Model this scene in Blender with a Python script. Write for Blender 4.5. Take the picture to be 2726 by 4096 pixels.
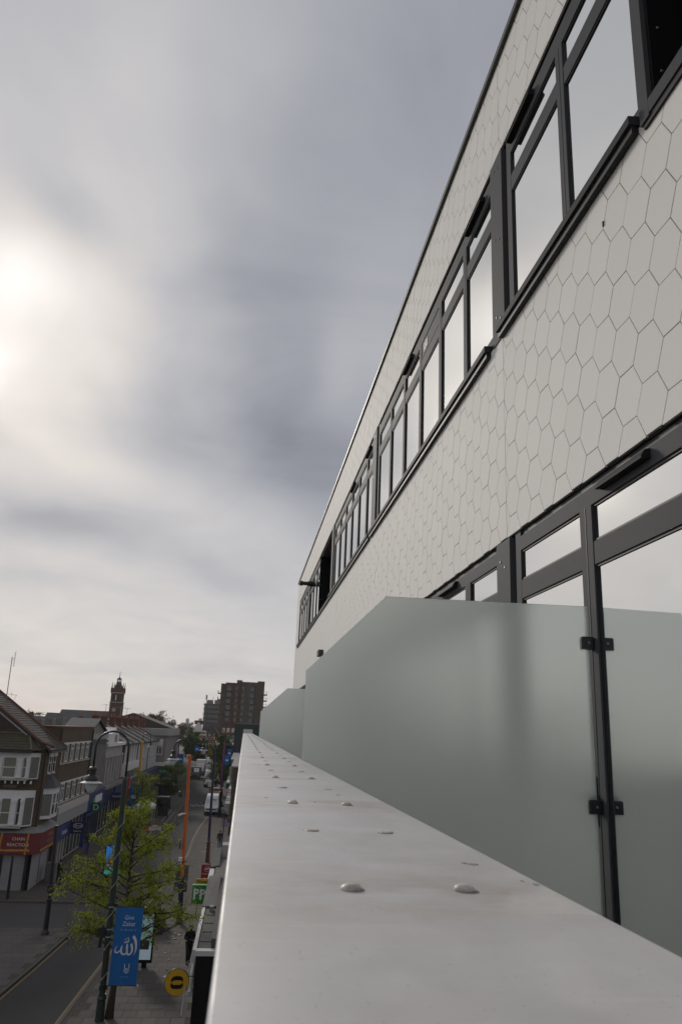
import bpy, math, random
from mathutils import Vector, Matrix

R = math.radians
rnd = random.Random(7)
for o in list(bpy.data.objects):
    bpy.data.objects.remove(o)
sc = bpy.context.scene
COL = sc.collection
EYE = 12.0                       # camera height over the street

# ------------------------------------------------------------------ camera
def cam_axes(yaw, pitch, roll):
    cy, sy, cp, sp, cr, sr = math.cos(yaw), math.sin(yaw), math.cos(pitch), math.sin(pitch), math.cos(roll), math.sin(roll)
    f = Vector((sy*cp, cy*cp, sp)); r = Vector((cy, -sy, 0)); u = r.cross(f)
    return cr*r + sr*u, -sr*r + cr*u, f
cr_, cu_, cf_ = cam_axes(R(6.3426), R(16.2092), R(2.4029))
cam = bpy.data.cameras.new("camera")
cam.sensor_fit = 'VERTICAL'; cam.sensor_height = 36.0; cam.sensor_width = 24.0
cam.lens = 26.713
cam.clip_start = 0.02; cam.clip_end = 12000
cam.dof.use_dof = True; cam.dof.focus_distance = 7.0; cam.dof.aperture_fstop = 20
camo = bpy.data.objects.new("camera", cam); COL.objects.link(camo)
m3 = Matrix((cr_, cu_, -cf_)).transposed()
camo.matrix_world = Matrix.Translation((0, 0, EYE)) @ m3.to_4x4()
sc.camera = camo

# ------------------------------------------------------------------ sky
SUN_AZ, SUN_EL = -21.0, 21.0        # degrees, azimuth clockwise from the street axis (+Y)
world = bpy.data.worlds.new("World"); sc.world = world; world.use_nodes = True
nt = world.node_tree; nt.nodes.clear()
def N(t, **kw):
    n = nt.nodes.new(t)
    for k, v in kw.items(): setattr(n, k, v)
    return n
def setin(sock, v):
    if hasattr(v, 'is_output') or isinstance(v, bpy.types.NodeSocket): nt.links.new(v, sock)
    else: sock.default_value = v
def mth(op, a, b=0.0, c=0.0, clamp=False):
    n = N('ShaderNodeMath', operation=op, use_clamp=clamp)
    for s, v in zip(n.inputs, (a, b, c)): setin(s, v)
    return n.outputs[0]
def vmth(op, a, b):
    n = N('ShaderNodeVectorMath', operation=op); setin(n.inputs[0], a); setin(n.inputs[1], b); return n.outputs[0]
def noise(vec, scale, detail=4, rough=.55, dist=0.0):
    n = N('ShaderNodeTexNoise'); setin(n.inputs['Vector'], vec)
    n.inputs['Scale'].default_value = scale; n.inputs['Detail'].default_value = detail
    n.inputs['Roughness'].default_value = rough; n.inputs['Distortion'].default_value = dist
    return n.outputs['Fac']
tc = N('ShaderNodeTexCoord').outputs['Generated']
sp = N('ShaderNodeSeparateXYZ'); nt.links.new(tc, sp.inputs[0])
dx, dy, dz = sp.outputs
zz = mth('ADD', mth('MAXIMUM', dz, 0.0), 0.16)
cmb = N('ShaderNodeCombineXYZ'); setin(cmb.inputs[0], mth('DIVIDE', dx, zz)); setin(cmb.inputs[1], mth('DIVIDE', dy, zz))
plan = cmb.outputs[0]                                   # a cloud deck seen in perspective
w1 = noise(tc, 3.0, 3); w2 = noise(vmth('ADD', tc, (7.3, 2.1, 4.4)), 3.0, 3)
w3 = noise(vmth('ADD', tc, (1.3, 9.1, 2.4)), 11.0, 2)
RAD = 57.29578
az = mth('MULTIPLY', mth('ARCTAN2', dx, dy), RAD)
el = mth('MULTIPLY', mth('ARCSINE', mth('MINIMUM', mth('MAXIMUM', dz, -1.0), 1.0)), RAD)
azw = mth('ADD', mth('ADD', az, mth('MULTIPLY', mth('SUBTRACT', w1, .5), 20.0)), mth('MULTIPLY', mth('SUBTRACT', w3, .5), 6.0))
elw = mth('ADD', mth('ADD', el, mth('MULTIPLY', mth('SUBTRACT', w2, .5), 12.0)), mth('MULTIPLY', mth('SUBTRACT', w3, .5), -3.0))
azw = mth('MULTIPLY_ADD', mth('SUBTRACT', azw, az), .6, az); elw = mth('MULTIPLY_ADD', mth('SUBTRACT', elw, el), .6, el)
def add_blob(lum, a, e, sa, se, amp, tilt=0.0):
    da = mth('MULTIPLY_ADD', azw, 1/sa, -a/sa)
    de = mth('MULTIPLY_ADD', elw, 1/se, -e/se)
    if tilt: de = mth('MULTIPLY_ADD', da, -tilt*sa/se, de)
    q = mth('MULTIPLY_ADD', da, da, mth('MULTIPLY', de, de))
    return mth('MULTIPLY_ADD', mth('POWER', .36788, q), amp, lum)
lum = mth('ADD', .475, mth('MULTIPLY', mth('SUBTRACT', noise(plan, .55, 4, .55, .6), .5), .36))
lum = mth('ADD', lum, mth('MULTIPLY', mth('SUBTRACT', noise(plan, 2.0, 6, .6, .8), .5), .20))
# lighter, thinner cloud towards the horizon all the way round
lum = mth('ADD', lum, mth('MULTIPLY', mth('EXPONENT', mth('MULTIPLY', mth('ABSOLUTE', mth('DIVIDE', el, 12.0)), -1.0)), .17))
# (azimuth, elevation, spread, spread, strength, tilt): thin spots round the veiled sun, a very wide glow reaching out of view, raised to light the facade, then darker cloud banks
BL = [(-20.0, 30.3, 3.4, 2.5, .24, 0), (-20.4, 23.4, 2.6, 2.0, .28, 0), (-20.5, 27, 9, 9, .33, 0), (-24, 26, 44, 30, .20, 0),
      (-14.2, 13.8, 5.2, 1.9, -.25, -.05), (2.0, 27, 8.0, 12, -.19, .0), (5, 18.5, 10, 4.5, -.20, -.4), (-18.0, 35.6, 4.5, 2.0, -.15, -.2),
      (12, 44, 13, 13, -.13, 0), (-14, 45, 8, 5, .06, 0), (6.0, 26.0, 2.4, 4, .07, .9), (-6, 11.4, 5, 1.3, -.11, -.25),
      (-7, 20, 5, 3.0, -.10, -.2), (-13, 18.0, 6, 1.2, .06, -.35), (-3.4, 34, 5, 5, -.08, 0), (-13, 9.2, 4, .9, -.09, -.05), (-21, 19.5, 3, 1.6, -.12, -.3)]
for b in BL: lum = add_blob(lum, *b)
lum = mth('MAXIMUM', lum, .25)
ramp = N('ShaderNodeValToRGB'); setin(ramp.inputs[0], lum)
e = ramp.color_ramp.elements
e[0].position = .30; e[0].color = (.90, .945, 1.10, 1)
e[1].position = .80; e[1].color = (1.045, .988, .95, 1)
k = ramp.color_ramp.elements.new(.52); k.color = (.965, .98, 1.05, 1)
ccol = N('ShaderNodeMixRGB', blend_type='MULTIPLY'); ccol.inputs[0].default_value = 1
setin(ccol.inputs[1], ramp.outputs[0])
cc = N('ShaderNodeCombineXYZ'); [setin(cc.inputs[i], lum) for i in range(3)]
setin(ccol.inputs[2], cc.outputs[0])
nish = N('ShaderNodeTexSky', sky_type='NISHITA'); nish.sun_disc = False
nish.sun_elevation = R(SUN_EL); nish.sun_rotation = R(SUN_AZ)
bg1 = N('ShaderNodeBackground'); setin(bg1.inputs[0], nish.outputs[0]); bg1.inputs[1].default_value = .07
bg2 = N('ShaderNodeBackground'); setin(bg2.inputs[0], ccol.outputs[0]); bg2.inputs[1].default_value = .87
mx = N('ShaderNodeMixShader'); mx.inputs[0].default_value = .95
nt.links.new(bg1.outputs[0], mx.inputs[1]); nt.links.new(bg2.outputs[0], mx.inputs[2])
wo = N('ShaderNodeOutputWorld'); nt.links.new(mx.outputs[0], wo.inputs[0])
world.cycles.sampling_method = 'MANUAL'; world.cycles.sample_map_resolution = 512

sun = bpy.data.lights.new("sun", 'SUN'); sun.energy = 1.5; sun.angle = R(10); sun.color = (1, .94, .85)
suno = bpy.data.objects.new("sun", sun); COL.objects.link(suno)
sd = Vector((math.sin(R(SUN_AZ))*math.cos(R(SUN_EL)), math.cos(R(SUN_AZ))*math.cos(R(SUN_EL)), math.sin(R(SUN_EL))))
suno.rotation_euler = sd.to_track_quat('Z', 'Y').to_euler(); suno.location = (-30, 30, 60)

sc.view_settings.view_transform = 'Standard'; sc.view_settings.look = 'None'
sc.view_settings.exposure = 0.0; sc.view_settings.gamma = 1.0; sc.view_settings.use_curve_mapping = False
sc.render.engine = 'CYCLES'

# ------------------------------------------------------------------ materials
MATS = {}
def mat(name, col, rough=.6, metal=0.0, var=0.0, vscale=3.0, bump=0.0, bscale=40.0, spec=.5, rand=0.0, stain=None, emit=None, coat=0.0):
    if name in MATS: return MATS[name]
    m = bpy.data.materials.new(name); m.use_nodes = True; t = m.node_tree
    b = t.nodes['Principled BSDF']
    b.inputs['Base Color'].default_value = (*col, 1); b.inputs['Roughness'].default_value = rough
    b.inputs['Metallic'].default_value = metal; b.inputs['Specular IOR Level'].default_value = spec
    if coat: b.inputs['Coat Weight'].default_value = coat
    L = t.links.new
    cur = None
    if var or bump or stain:
        co = t.nodes.new('ShaderNodeTexCoord').outputs['Object']
    if var:
        n = t.nodes.new('ShaderNodeTexNoise'); L(co, n.inputs['Vector']); n.inputs['Scale'].default_value = vscale
        n.inputs['Detail'].default_value = 6; n.inputs['Roughness'].default_value = .65
        mr = t.nodes.new('ShaderNodeMapRange'); L(n.outputs['Fac'], mr.inputs[0])
        mr.inputs[1].default_value = .25; mr.inputs[2].default_value = .75
        mr.inputs[3].default_value = 1-var; mr.inputs[4].default_value = 1+var
        mu = t.nodes.new('ShaderNodeVectorMath'); mu.operation = 'SCALE'; mu.inputs[0].default_value = col
        L(mr.outputs[0], mu.inputs['Scale']); cur = mu.outputs[0]
    if stain:
        scol, sscale, lo, hi = stain
        n = t.nodes.new('ShaderNodeTexNoise'); L(co, n.inputs['Vector']); n.inputs['Scale'].default_value = sscale
        n.inputs['Detail'].default_value = 7; n.inputs['Roughness'].default_value = .7
        mr = t.nodes.new('ShaderNodeMapRange'); L(n.outputs['Fac'], mr.inputs[0]); mr.inputs[1].default_value = lo; mr.inputs[2].default_value = hi
        mi = t.nodes.new('ShaderNodeMixRGB'); L(mr.outputs[0], mi.inputs[0]); mi.inputs[2].default_value = (*scol, 1)
        if cur: L(cur, mi.inputs[1])
        else: mi.inputs[1].default_value = (*col, 1)
        cur = mi.outputs[0]
    if rand:
        oi = t.nodes.new('ShaderNodeObjectInfo')
        mr = t.nodes.new('ShaderNodeMapRange'); L(oi.outputs['Random'], mr.inputs[0]); mr.inputs[3].default_value = 1-rand; mr.inputs[4].default_value = 1+rand
        mu = t.nodes.new('ShaderNodeVectorMath'); mu.operation = 'SCALE'
        if cur: L(cur, mu.inputs[0])
        else: mu.inputs[0].default_value = col
        L(mr.outputs[0], mu.inputs['Scale']); cur = mu.outputs[0]
    if cur: L(cur, b.inputs['Base Color'])
    if bump:
        n = t.nodes.new('ShaderNodeTexNoise'); L(co, n.inputs['Vector']); n.inputs['Scale'].default_value = bscale; n.inputs['Detail'].default_value = 4
        bu = t.nodes.new('ShaderNodeBump'); bu.inputs['Strength'].default_value = bump; bu.inputs['Distance'].default_value = .02
        L(n.outputs['Fac'], bu.inputs['Height']); L(bu.outputs[0], b.inputs['Normal'])
    if emit:
        b.inputs['Emission Color'].default_value = (*emit[0], 1); b.inputs['Emission Strength'].default_value = emit[1]
    MATS[name] = m; return m

def brick_mat(name, c1, c2, mortar, bw=.225, rh=.075, msize=.01, axis='X', bump=.3, var=.25):
    """brickwork too far off to tell the bricks apart; axis = wall normal"""
    if name in MATS: return MATS[name]
    m = bpy.data.materials.new(name); m.use_nodes = True; t = m.node_tree; L = t.links.new
    b = t.nodes['Principled BSDF']; b.inputs['Roughness'].default_value = .9; b.inputs['Specular IOR Level'].default_value = .2
    co = t.nodes.new('ShaderNodeTexCoord').outputs['Object']
    s = t.nodes.new('ShaderNodeSeparateXYZ'); L(co, s.inputs[0]); c = t.nodes.new('ShaderNodeCombineXYZ')
    h = t.nodes.new('ShaderNodeMath'); h.operation = 'ADD'; L(s.outputs[0], h.inputs[0]); L(s.outputs[1], h.inputs[1])
    if axis == 'Z': L(s.outputs[0], c.inputs[0]); L(s.outputs[1], c.inputs[1])
    else: L(h.outputs[0], c.inputs[0]); L(s.outputs[2], c.inputs[1])
    br = t.nodes.new('ShaderNodeTexBrick'); L(c.outputs[0], br.inputs['Vector'])
    br.inputs['Scale'].default_value = 1; br.inputs['Brick Width'].default_value = bw; br.inputs['Row Height'].default_value = rh
    br.inputs['Mortar Size'].default_value = msize
    br.inputs['Color1'].default_value = (*c1, 1); br.inputs['Color2'].default_value = (*c2, 1); br.inputs['Mortar'].default_value = (*mortar, 1)
    n = t.nodes.new('ShaderNodeTexNoise'); L(co, n.inputs['Vector']); n.inputs['Scale'].default_value = .6; n.inputs['Detail'].default_value = 8; n.inputs['Roughness'].default_value = .7
    mr = t.nodes.new('ShaderNodeMapRange'); L(n.outputs['Fac'], mr.inputs[0]); mr.inputs[1].default_value = .25; mr.inputs[2].default_value = .75
    mr.inputs[3].default_value = 1-var; mr.inputs[4].default_value = 1+var
    mu = t.nodes.new('ShaderNodeVectorMath'); mu.operation = 'SCALE'; L(br.outputs['Color'], mu.inputs[0]); L(mr.outputs[0], mu.inputs['Scale'])
    L(mu.outputs[0], b.inputs['Base Color'])
    bu = t.nodes.new('ShaderNodeBump'); bu.inputs['Strength'].default_value = bump; bu.inputs['Distance'].default_value = .02; bu.invert = True
    L(br.outputs['Fac'], bu.inputs['Height']); L(bu.outputs[0], b.inputs['Normal'])
    MATS[name] = m; return m

def window_mat(name, refl=.84, dark=(.03, .035, .04), tint=(.97, .98, .965), rough=.045, wob=0.015):
    """reflective glazing with a dim room colour behind it"""
    if name in MATS: return MATS[name]
    m = bpy.data.materials.new(name); m.use_nodes = True; t = m.node_tree; t.nodes.clear(); L = t.links.new
    d = t.nodes.new('ShaderNodeBsdfDiffuse'); d.inputs[0].default_value = (*dark, 1)
    g = t.nodes.new('ShaderNodeBsdfGlossy'); g.inputs[0].default_value = (*tint, 1); g.inputs['Roughness'].default_value = rough
    if wob:
        co = t.nodes.new('ShaderNodeTexCoord').outputs['Object']
        n = t.nodes.new('ShaderNodeTexNoise'); L(co, n.inputs['Vector']); n.inputs['Scale'].default_value = 1.3; n.inputs['Detail'].default_value = 1
        bu = t.nodes.new('ShaderNodeBump'); bu.inputs['Strength'].default_value = wob; bu.inputs['Distance'].default_value = .1
        L(n.outputs['Fac'], bu.inputs['Height']); L(bu.outputs[0], g.inputs['Normal'])
    mi = t.nodes.new('ShaderNodeMixShader'); mi.inputs[0].default_value = refl
    L(d.outputs[0], mi.inputs[1]); L(g.outputs[0], mi.inputs[2])
    o = t.nodes.new('ShaderNodeOutputMaterial'); L(mi.outputs[0], o.inputs[0])
    MATS[name] = m; return m

def frosted_mat():
    m = bpy.data.materials.new('frosted_glass'); m.use_nodes = True; t = m.node_tree; t.nodes.clear(); L = t.links.new
    tr = t.nodes.new('ShaderNodeBsdfTranslucent'); tr.inputs[0].default_value = (.79, .82, .815, 1)
    di = t.nodes.new('ShaderNodeBsdfDiffuse'); di.inputs[0].default_value = (.46, .485, .48, 1)
    rf = t.nodes.new('ShaderNodeBsdfRefraction'); rf.inputs[0].default_value = (.80, .83, .825, 1); rf.inputs['Roughness'].default_value = .64; rf.inputs['IOR'].default_value = 1.09
    gl = t.nodes.new('ShaderNodeBsdfGlossy'); gl.inputs[0].default_value = (.9, .9, .9, 1); gl.inputs['Roughness'].default_value = .25
    a = t.nodes.new('ShaderNodeMixShader'); a.inputs[0].default_value = .34; L(tr.outputs[0], a.inputs[1]); L(di.outputs[0], a.inputs[2])
    b = t.nodes.new('ShaderNodeMixShader'); b.inputs[0].default_value = .72; L(a.outputs[0], b.inputs[1]); L(rf.outputs[0], b.inputs[2])
    c = t.nodes.new('ShaderNodeMixShader'); c.inputs[0].default_value = .04; L(b.outputs[0], c.inputs[1]); L(gl.outputs[0], c.inputs[2])
    o = t.nodes.new('ShaderNodeOutputMaterial'); L(c.outputs[0], o.inputs[0])
    MATS['frosted_glass'] = m; return m

def leaf_mat(name, c, c2):
    if name in MATS: return MATS[name]
    m = bpy.data.materials.new(name); m.use_nodes = True; t = m.node_tree; t.nodes.clear(); L = t.links.new
    co = t.nodes.new('ShaderNodeTexCoord').outputs['Object']
    n = t.nodes.new('ShaderNodeTexNoise'); L(co, n.inputs['Vector']); n.inputs['Scale'].default_value = 2.2; n.inputs['Detail'].default_value = 5; n.inputs['Roughness'].default_value = .8
    cr = t.nodes.new('ShaderNodeValToRGB'); L(n.outputs['Fac'], cr.inputs[0])
    cr.color_ramp.elements[0].position = .35; cr.color_ramp.elements[0].color = (*c, 1)
    cr.color_ramp.elements[1].position = .65; cr.color_ramp.elements[1].color = (*c2, 1)
    d = t.nodes.new('ShaderNodeBsdfDiffuse'); L(cr.outputs[0], d.inputs[0])
    tr = t.nodes.new('ShaderNodeBsdfTranslucent'); L(cr.outputs[0], tr.inputs[0])
    mi = t.nodes.new('ShaderNodeMixShader'); mi.inputs[0].default_value = .45; L(d.outputs[0], mi.inputs[1]); L(tr.outputs[0], mi.inputs[2])
    o = t.nodes.new('ShaderNodeOutputMaterial'); L(mi.outputs[0], o.inputs[0])
    MATS[name] = m; return m

# ------------------------------------------------------------------ helpers
def tag(o, label=None, cat=None, group=None, kind=None):
    if label: o['label'] = label
    if cat: o['category'] = cat
    if group: o['group'] = group
    if kind: o['kind'] = kind
    return o
def empty(name, loc, label=None, cat=None, group=None, rz=0.0):
    o = bpy.data.objects.new(name, None); COL.objects.link(o); o.location = loc; o.rotation_euler = (0, 0, rz)
    o.empty_display_size = .2
    return tag(o, label, cat, group)
def origin_of(p):
    v = Vector((0, 0, 0))
    while p is not None: v = v + p.location; p = p.parent
    return v
class MB:
    def __init__(s): s.v = []; s.f = []
    def add(s, vs, fs):
        n = len(s.v); s.v += [tuple(q) for q in vs]; s.f += [tuple(i+n for i in g) for g in fs]; return s
    def box(s, x0, x1, y0, y1, z0, z1):
        return s.add([(x0,y0,z0),(x1,y0,z0),(x1,y1,z0),(x0,y1,z0),(x0,y0,z1),(x1,y0,z1),(x1,y1,z1),(x0,y1,z1)],
                     [(0,3,2,1),(4,5,6,7),(0,1,5,4),(1,2,6,5),(2,3,7,6),(3,0,4,7)])
    def cbox(s, x0, x1, y0, y1, z0, z1, c=.01):
        """box with chamfered edges on the top and the verticals"""
        def ring(i, z): return [(x0+i,y0,z),(x1-i,y0,z),(x1,y0+i,z),(x1,y1-i,z),(x1-i,y1,z),(x0+i,y1,z),(x0,y1-i,z),(x0,y0+i,z)]
        r0 = ring(c, z0); r1 = ring(c, z1-c)
        r2 = [(x0+c*1.3,y0+c,z1),(x1-c*1.3,y0+c,z1),(x1-c,y0+c*1.3,z1),(x1-c,y1-c*1.3,z1),(x1-c*1.3,y1-c,z1),(x0+c*1.3,y1-c,z1),(x0+c,y1-c*1.3,z1),(x0+c,y0+c*1.3,z1)]
        fs = []
        for a in (0, 8):
            for i in range(8): j = (i+1) % 8; fs.append((a+i, a+j, a+8+j, a+8+i))
        fs.append(tuple(range(16, 24))); fs.append(tuple(reversed(range(8))))
        return s.add(r0+r1+r2, fs)
    def prism(s, poly, axis, a, b):
        """poly: 2D points; axis X -> (y,z), Y -> (x,z), Z -> (x,y)"""
        def P(q, t): return (t,q[0],q[1]) if axis == 'X' else ((q[0],t,q[1]) if axis == 'Y' else (q[0],q[1],t))
        n = len(poly); vs = [P(q,a) for q in poly]+[P(q,b) for q in poly]
        fs = [tuple(range(n)), tuple(range(2*n-1, n-1, -1))]+[(i, (i+1) % n, n+(i+1) % n, n+i) for i in range(n)]
        return s.add(vs, fs)
    def poly(s, pts): return s.add(pts, [tuple(range(len(pts)))])
    def tube(s, pts, rad, n=8, cap=True):
        pts = [Vector(p) for p in pts]
        if not hasattr(rad, '__len__'): rad = [rad]*len(pts)
        rings = []; ref = Vector((0, 0, 1))
        for i, p in enumerate(pts):
            d = (pts[min(i+1, len(pts)-1)]-pts[max(i-1, 0)])
            d = d.normalized() if d.length > 1e-9 else Vector((0, 0, 1))
            u = d.cross(ref)
            if u.length < .1: u = d.cross(Vector((1, 0, 0)))
            u.normalize(); w = d.cross(u); ref = ref if abs(d.z) < .9 else ref
            rings.append([p+(u*math.cos(2*math.pi*k/n)+w*math.sin(2*math.pi*k/n))*rad[i] for k in range(n)])
        # keep rings from twisting
        for i in range(1, len(rings)):
            best = min(range(n), key=lambda sft: sum((rings[i][(k+sft) % n]-pts[i]-(rings[i-1][k]-pts[i-1])).length for k in range(0, n, 2)))
            rings[i] = [rings[i][(k+best) % n] for k in range(n)]
        vs = [q for r in rings for q in r]; fs = []
        for i in range(len(rings)-1):
            for k in range(n): fs.append((i*n+k, i*n+(k+1) % n, (i+1)*n+(k+1) % n, (i+1)*n+k))
        if cap: fs.append(tuple(reversed(range(n)))); fs.append(tuple(range((len(rings)-1)*n, len(rings)*n)))
        return s.add(vs, fs)
    def lathe(s, c, prof, n=16, axis='Z'):
        vs = []; fs = []
        for (r, h) in prof:
            for k in range(n):
                a = 2*math.pi*k/n; x, y = r*math.cos(a), r*math.sin(a)
                vs.append((c[0]+x, c[1]+y, c[2]+h) if axis == 'Z' else ((c[0]+x, c[1]+h, c[2]+y) if axis == 'Y' else (c[0]+h, c[1]+x, c[2]+y)))
        m = len(prof)
        for i in range(m-1):
            for k in range(n): fs.append((i*n+k, i*n+(k+1) % n, (i+1)*n+(k+1) % n, (i+1)*n+k))
        fs.append(tuple(reversed(range(n)))); fs.append(tuple(range((m-1)*n, m*n)))
        return s.add(vs, fs)
    def mesh(s, name, off=None):
        me = bpy.data.meshes.new(name)
        vs = s.v if off is None else [(x-off[0], y-off[1], z-off[2]) for x, y, z in s.v]
        me.from_pydata(vs, [], s.f); me.update(); return me
    def build(s, name, m, parent=None, smooth=False, local=False, label=None, kind=None, fix=True):
        off = None if (local or parent is None) else origin_of(parent)
        me = s.mesh(name, off)
        if fix:
            import bmesh
            bm = bmesh.new(); bm.from_mesh(me); bmesh.ops.recalc_face_normals(bm, faces=bm.faces); bm.to_mesh(me); bm.free()
        if m: me.materials.append(m)
        if smooth:
            me.shade_smooth()
            if smooth == 'auto': me.set_sharp_from_angle(angle=R(38))
        o = bpy.data.objects.new(name, me); COL.objects.link(o)
        if parent: o.parent = parent
        return tag(o, label=label, kind=kind)
def struct(o): return tag(o, kind='structure')
def text(body, size, loc, face, m, parent, name='lettering', align='CENTER', shear=0.0, ext=.004, sx=1.0):
    """flat lettering; face: '-Y' reads from the south, '+X' reads from the street side of the left facades"""
    cu = bpy.data.curves.new('t', 'FONT'); cu.body = body; cu.size = size; cu.align_x = align; cu.align_y = 'CENTER'; cu.extrude = ext; cu.shear = shear
    cu.resolution_u = 3
    o = bpy.data.objects.new('t', cu); COL.objects.link(o)
    me = bpy.data.meshes.new_from_object(o.evaluated_get(bpy.context.evaluated_depsgraph_get()))
    bpy.data.objects.remove(o)
    if face == '-Y': rot = Matrix(((1,0,0),(0,0,-1),(0,1,0))).to_4x4()
    else: rot = Matrix(((0,0,1),(1,0,0),(0,1,0))).to_4x4()
    off = origin_of(parent) if parent else Vector((0,0,0))
    me.transform(Matrix.Translation(Vector(loc)-off) @ rot @ Matrix.Diagonal((sx,1,1,1)))
    me.materials.clear(); me.materials.append(m)
    q = bpy.data.objects.new(name, me); COL.objects.link(q); q.parent = parent
    return q
def copy_tree(o, parent=None):
    c = o.copy(); COL.objects.link(c); c.parent = parent
    for ch in list(o.children): copy_tree(ch, c)
    return c
def ribbon(pts):
    """(x,y,width) centre line -> outline polygon"""
    P = [Vector((p[0], p[1])) for p in pts]; Lf = []; Rt = []
    # subdivide with Catmull-Rom
    Q = []; W = []
    for i in range(len(P)-1):
        a, b, c, d = P[max(i-1,0)], P[i], P[i+1], P[min(i+2,len(P)-1)]
        for k in range(4):
            t = k/4
            Q.append(.5*((2*b)+(c-a)*t+(2*a-5*b+4*c-d)*t*t+(3*b-a-3*c+d)*t**3)); W.append(pts[i][2]*(1-t)+pts[i+1][2]*t)
    Q.append(P[-1]); W.append(pts[-1][2])
    for i in range(len(Q)):
        d = (Q[min(i+1,len(Q)-1)]-Q[max(i-1,0)]); d = d.normalized() if d.length else Vector((1,0)); n = Vector((-d.y, d.x))
        Lf.append(Q[i]+n*W[i]/2); Rt.append(Q[i]-n*W[i]/2)
    return Lf, Rt
# ------------------------------------------------------------------ material palette
tile_m = mat('ivory_tile', (.845, .82, .775), .75, spec=.25, rand=.02, var=.015, vscale=1.2)
tile_back_m = mat('tile_joint', (.035, .035, .035), .9)
frame_m = mat('grey_powder_coat', (.085, .087, .092), .7, spec=.1, var=.06, vscale=4)
black_m = mat('black_metal', (.012, .013, .014), .38)
blackpan_m = mat('black_panel', (.006, .006, .007), .5, spec=.2)
gasket_m = mat('rubber_gasket', (.01, .011, .012), .6)
steel_m = mat('bolt_steel', (.25, .25, .26), .35, metal=.9)
glass_m = window_mat('window_glass')
frost_m = frosted_mat()
def coping_mat():
    m = bpy.data.materials.new('grey_white_coping'); m.use_nodes = True; t = m.node_tree; L = t.links.new
    b = t.nodes['Principled BSDF']; b.inputs['Specular IOR Level'].default_value = .25
    co = t.nodes.new('ShaderNodeTexCoord').outputs['Object']
    def nz(scale, vec=(1, 1, 1), det=5, rough=.6):
        mp = t.nodes.new('ShaderNodeMapping'); L(co, mp.inputs[0]); mp.inputs['Scale'].default_value = vec
        n = t.nodes.new('ShaderNodeTexNoise'); L(mp.outputs[0], n.inputs['Vector']); n.inputs['Scale'].default_value = scale; n.inputs['Detail'].default_value = det; n.inputs['Roughness'].default_value = rough
        return n.outputs['Fac']
    def mr(v, a, c, d, e_):
        n = t.nodes.new('ShaderNodeMapRange'); L(v, n.inputs[0]); n.inputs[1].default_value = a; n.inputs[2].default_value = c; n.inputs[3].default_value = d; n.inputs[4].default_value = e_; return n.outputs[0]
    def ma(op, a, c=0.0):
        n = t.nodes.new('ShaderNodeMath'); n.operation = op
        for i_, v in enumerate((a, c)):
            if isinstance(v, (int, float)): n.inputs[i_].default_value = v
            else: L(v, n.inputs[i_])
        return n.outputs[0]
    def mix(f, a, c):
        n = t.nodes.new('ShaderNodeMixRGB'); L(f, n.inputs[0])
        if isinstance(a, tuple): n.inputs[1].default_value = (*a, 1)
        else: L(a, n.inputs[1])
        n.inputs[2].default_value = (*c, 1); return n.outputs[0]
    # rain stains gather across the bolt rows
    sy = t.nodes.new('ShaderNodeSeparateXYZ'); L(co, sy.inputs[0])
    ph = ma('ABSOLUTE', ma('SUBTRACT', ma('FRACT', ma('ADD', ma('MULTIPLY', sy.outputs[1], 1/.731), .5-.668/.731)), .5), 0)
    row = mr(ph, 0, .26, 1, 0)
    c = mix(mr(nz(3.0, (1, .6, 1), 7, .7), .40, .74, 0, .7), (.54, .54, .55), (.41, .385, .36))
    c = mix(ma('MULTIPLY', row, mr(nz(7.0, (1, 1.4, 1), 7, .7), .42, .70, 0, .9)), c, (.35, .30, .255))
    c = mix(mr(nz(16.0, (.25, 2.2, 1), 6, .7), .55, .75, 0, .35), c, (.66, .66, .665))
    c = mix(mr(nz(240.0, (1, 1, 1), 2, .5), .70, .74, 0, .6), c, (.25, .21, .19))
    c = mix(mr(nz(46.0, (1, 1, 1), 4, .6), .70, .76, 0, .5), c, (.30, .27, .245))
    L(c, b.inputs['Base Color']); L(mr(nz(9.0, (1, 1, 1), 6, .65), .3, .7, .34, .62), b.inputs['Roughness'])
    bu = t.nodes.new('ShaderNodeBump'); bu.inputs['Strength'].default_value = .05; bu.inputs['Distance'].default_value = .01; L(nz(5.0), bu.inputs['Height']); L(bu.outputs[0], b.inputs['Normal'])
    MATS['coping'] = m; return m
coping_m = coping_mat()
bolt_m = mat('painted_bolt', (.50, .47, .44), .5, var=.15, vscale=120, rand=.12, stain=((.24, .19, .16), 90, .52, .7))
rim_shade_m = mat('bolt_rim_shade', (.20, .165, .14), .9)  # dark brown standing in for the shade at the foot of the bolts
concrete_m = mat('concrete', (.30, .29, .275), .9, var=.15, bump=.2)
asphalt_m = mat('asphalt', (.031, .0275, .027), .9, var=.22, vscale=.35, bump=.25, bscale=60, stain=((.035, .034, .034), .12, .5, .66))
asphalt2_m = mat('side_road_asphalt', (.050, .044, .042), .9, var=.15, vscale=.5, bump=.2, bscale=60)
pave_m = brick_mat('paving_base', (.085, .074, .064), (.072, .063, .054), (.03, .027, .024), .9, .6, .012, axis='Z', bump=.15, var=.2)
slab_m = mat('paving_slab', (.085, .0745, .065), .85, var=.12, vscale=1.5, rand=.17, bump=.15, bscale=50, stain=((.05, .045, .04), .9, .52, .75))
kerb_m = mat('kerb_stone', (.075, .068, .061), .85, var=.15, vscale=2)
yellow_m = mat('yellow_road_paint', (.20, .135, .05), .8, var=.2, vscale=3)
white_m = mat('white_paint', (.60, .59, .58), .55, var=.06, vscale=1.0)
whiteroad_m = mat('white_road_paint', (.30, .29, .28), .8, var=.25, vscale=3)
ground_m = mat('far_ground', (.10, .095, .08), .95, var=.2, vscale=.02)

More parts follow.
